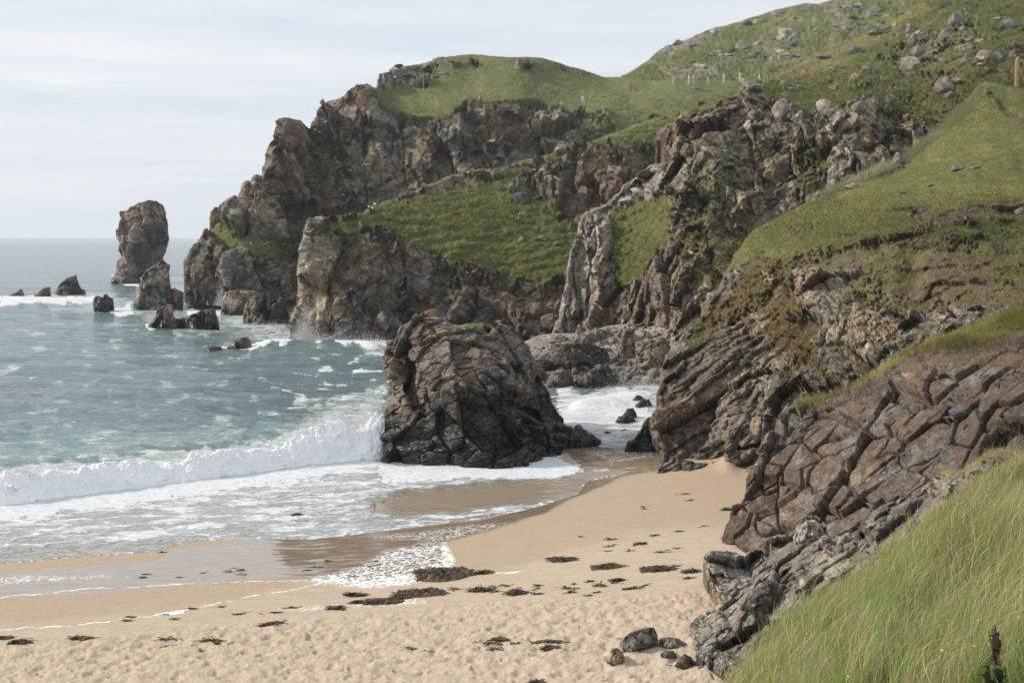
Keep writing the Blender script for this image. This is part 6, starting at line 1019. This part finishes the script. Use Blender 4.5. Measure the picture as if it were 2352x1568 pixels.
# ---------------------------------------------------------------- yellow flowers and a dock plant on the bank
M_PETAL, M_STEM = plain('petal_yellow', (.75, .55, .02), .5), plain('stem_green', (.10, .16, .04))
def flower(tx, ty, d, lb):
    d = d - 1.6
    P = at(np.array([tx]), np.array([ty]), np.array([float(d)]))[0]; v, q = tube([(-.06, 0, -.42), (-.02, 0, -.2), (0, 0, -.01)], [.004, .003, .003], 5)
    root = bpy.data.objects.new('yellow_flower', None); COL.objects.link(root); root.location = P; tag(root, lb, 'flower', 'yellow flowers in the bank grass'); put('stalk', mesh('stalk', v, [q], {}, [M_STEM]), parent=root)
    V = [(0, 0, 0)]; T = []
    k = 10
    for i in range(k * 2): a = math.pi * i / k; rd = (.034 if i % 4 < 2 else .022) * d / 16; V.append((rd * math.cos(a), rd * math.sin(a) * .8, .010 + .3 * rd + (.006 if i % 2 else 0)))
    V.append((0, 0, .02 * d / 16)); T = [[0, 1 + (i + 1) % (2 * k), 1 + i] for i in range(2 * k)] + [[2 * k + 1, 1 + i, 1 + (i + 1) % (2 * k)] for i in range(2 * k)]
    f = put('petals', mesh('petals', np.array(V), [np.array(T)], {}, [M_PETAL]), parent=root); f.rotation_euler = (.6, 0, rr.uniform(0, 3))
for x, y, d, lb in [(2346, 1372, 11, 'yellow flower at the right edge of the bank'), (2342, 1421, 11, 'yellow flower low at the right edge under the first'), (2248, 1420, 12.5, 'bright yellow flower left of the right edge pair'), (2176, 1428, 13, 'tiny yellow flower on a leaning stalk')][:0] + [(2345, 1374, 12, 'highest yellow flower, near the right edge of the bank'), (2341, 1421, 11, 'yellow flower just below the highest one'), (2248, 1428, 12.5, 'single bright yellow flower in the middle of the bank'), (2177, 1427, 14, 'smallest yellow flower left of the single bright one'), (2166, 1497, 12, 'dull yellow flower low on the bank'), (2216, 1486, 12, 'left of two faint yellow flowers in the grass'), (2240, 1488, 11.5, 'right of two faint yellow flowers in the grass'), (1948, 1556, 14, 'yellow flower at the lower left of the bank'), (2270, 1482, 11, 'faint yellow flower right of the two faint ones')]:
    flower(x, y, d, lb)
def dock():
    root = bpy.data.objects.new('dock_plant', None); COL.objects.link(root); c = at(np.array([2288.]), np.array([1490.]), np.array([9.0]))[0]; root.location = c; tag(root, 'dark brown withered dock plant in the green grass', 'plant'); m1, m2 = plain('dock_brown', (.10, .062, .038)), plain('dock_leaf', (.05, .09, .025))
    v, q = tube([(0, 0, -.45), (-.01, 0, -.1), (-.05, 0, .10), (-.06, 0, .14)], [.006, .005, .004, .002], 6); put('stem', mesh('stem', v, [q], {}, [m1]), parent=root)
    r = np.random.default_rng(2); 
    for nm, n, z0, z1, s0, mt in (('seed_head', 90, -.12, .14, .022, m1), ('leaf', 40, -.40, -.12, .05, m2)):
        V = [(0, 0, z0), (.004, 0, (z0 + z1) / 2), (-.004, .004, (z0 + z1) / 2)]; Q = []; T = []
        for i in range(n):
            z = r.uniform(z0, z1); dv = r.normal(size=(3,)) * [1, 1, .6]; dv /= np.linalg.norm(dv); s = np.cross(dv, (0, 0, 1)); L = s0 * r.uniform(1.2, 3.2); b = len(V); p = np.array([0, 0, z])
            V += [p + dv * L * .5 + s * L * .3, p + dv * L - np.array([0, 0, L * .3]), p + dv * L * .5 - s * L * .3]; Q.append([0, b, b + 1, b + 2])
        put(nm, mesh(nm, np.array(V), [np.array(Q)], {}, [mt]), parent=root)
dock()

# ---------------------------------------------------------------- sea air
if HAZE_DENSITY > 0:
    x0, x1, y0, y1, z0, z1 = -9000, 9000, -60, 20500, -4, 190
    V = np.array([(x, y, z) for z in (z0, z1) for y in (y0, y1) for x in (x0, x1)], float); q = np.array([[0, 2, 3, 1], [4, 5, 7, 6], [0, 1, 5, 4], [2, 6, 7, 3], [0, 4, 6, 2], [1, 3, 7, 5]])
    m = bpy.data.materials.new('sea_air'); m.use_nodes = True; nt = m.node_tree; nt.nodes.clear(); o_ = nt.nodes.new('ShaderNodeOutputMaterial'); v_ = nt.nodes.new('ShaderNodeVolumePrincipled')
    v_.inputs['Color'].default_value = (.88, .93, 1.0, 1); v_.inputs['Density'].default_value = HAZE_DENSITY; v_.inputs['Anisotropy'].default_value = .2; nt.links.new(v_.outputs[0], o_.inputs['Volume'])
    put('haze', mesh('haze', V, [q], {}, [m]), 'thin salt haze over the whole bay', kind='stuff')
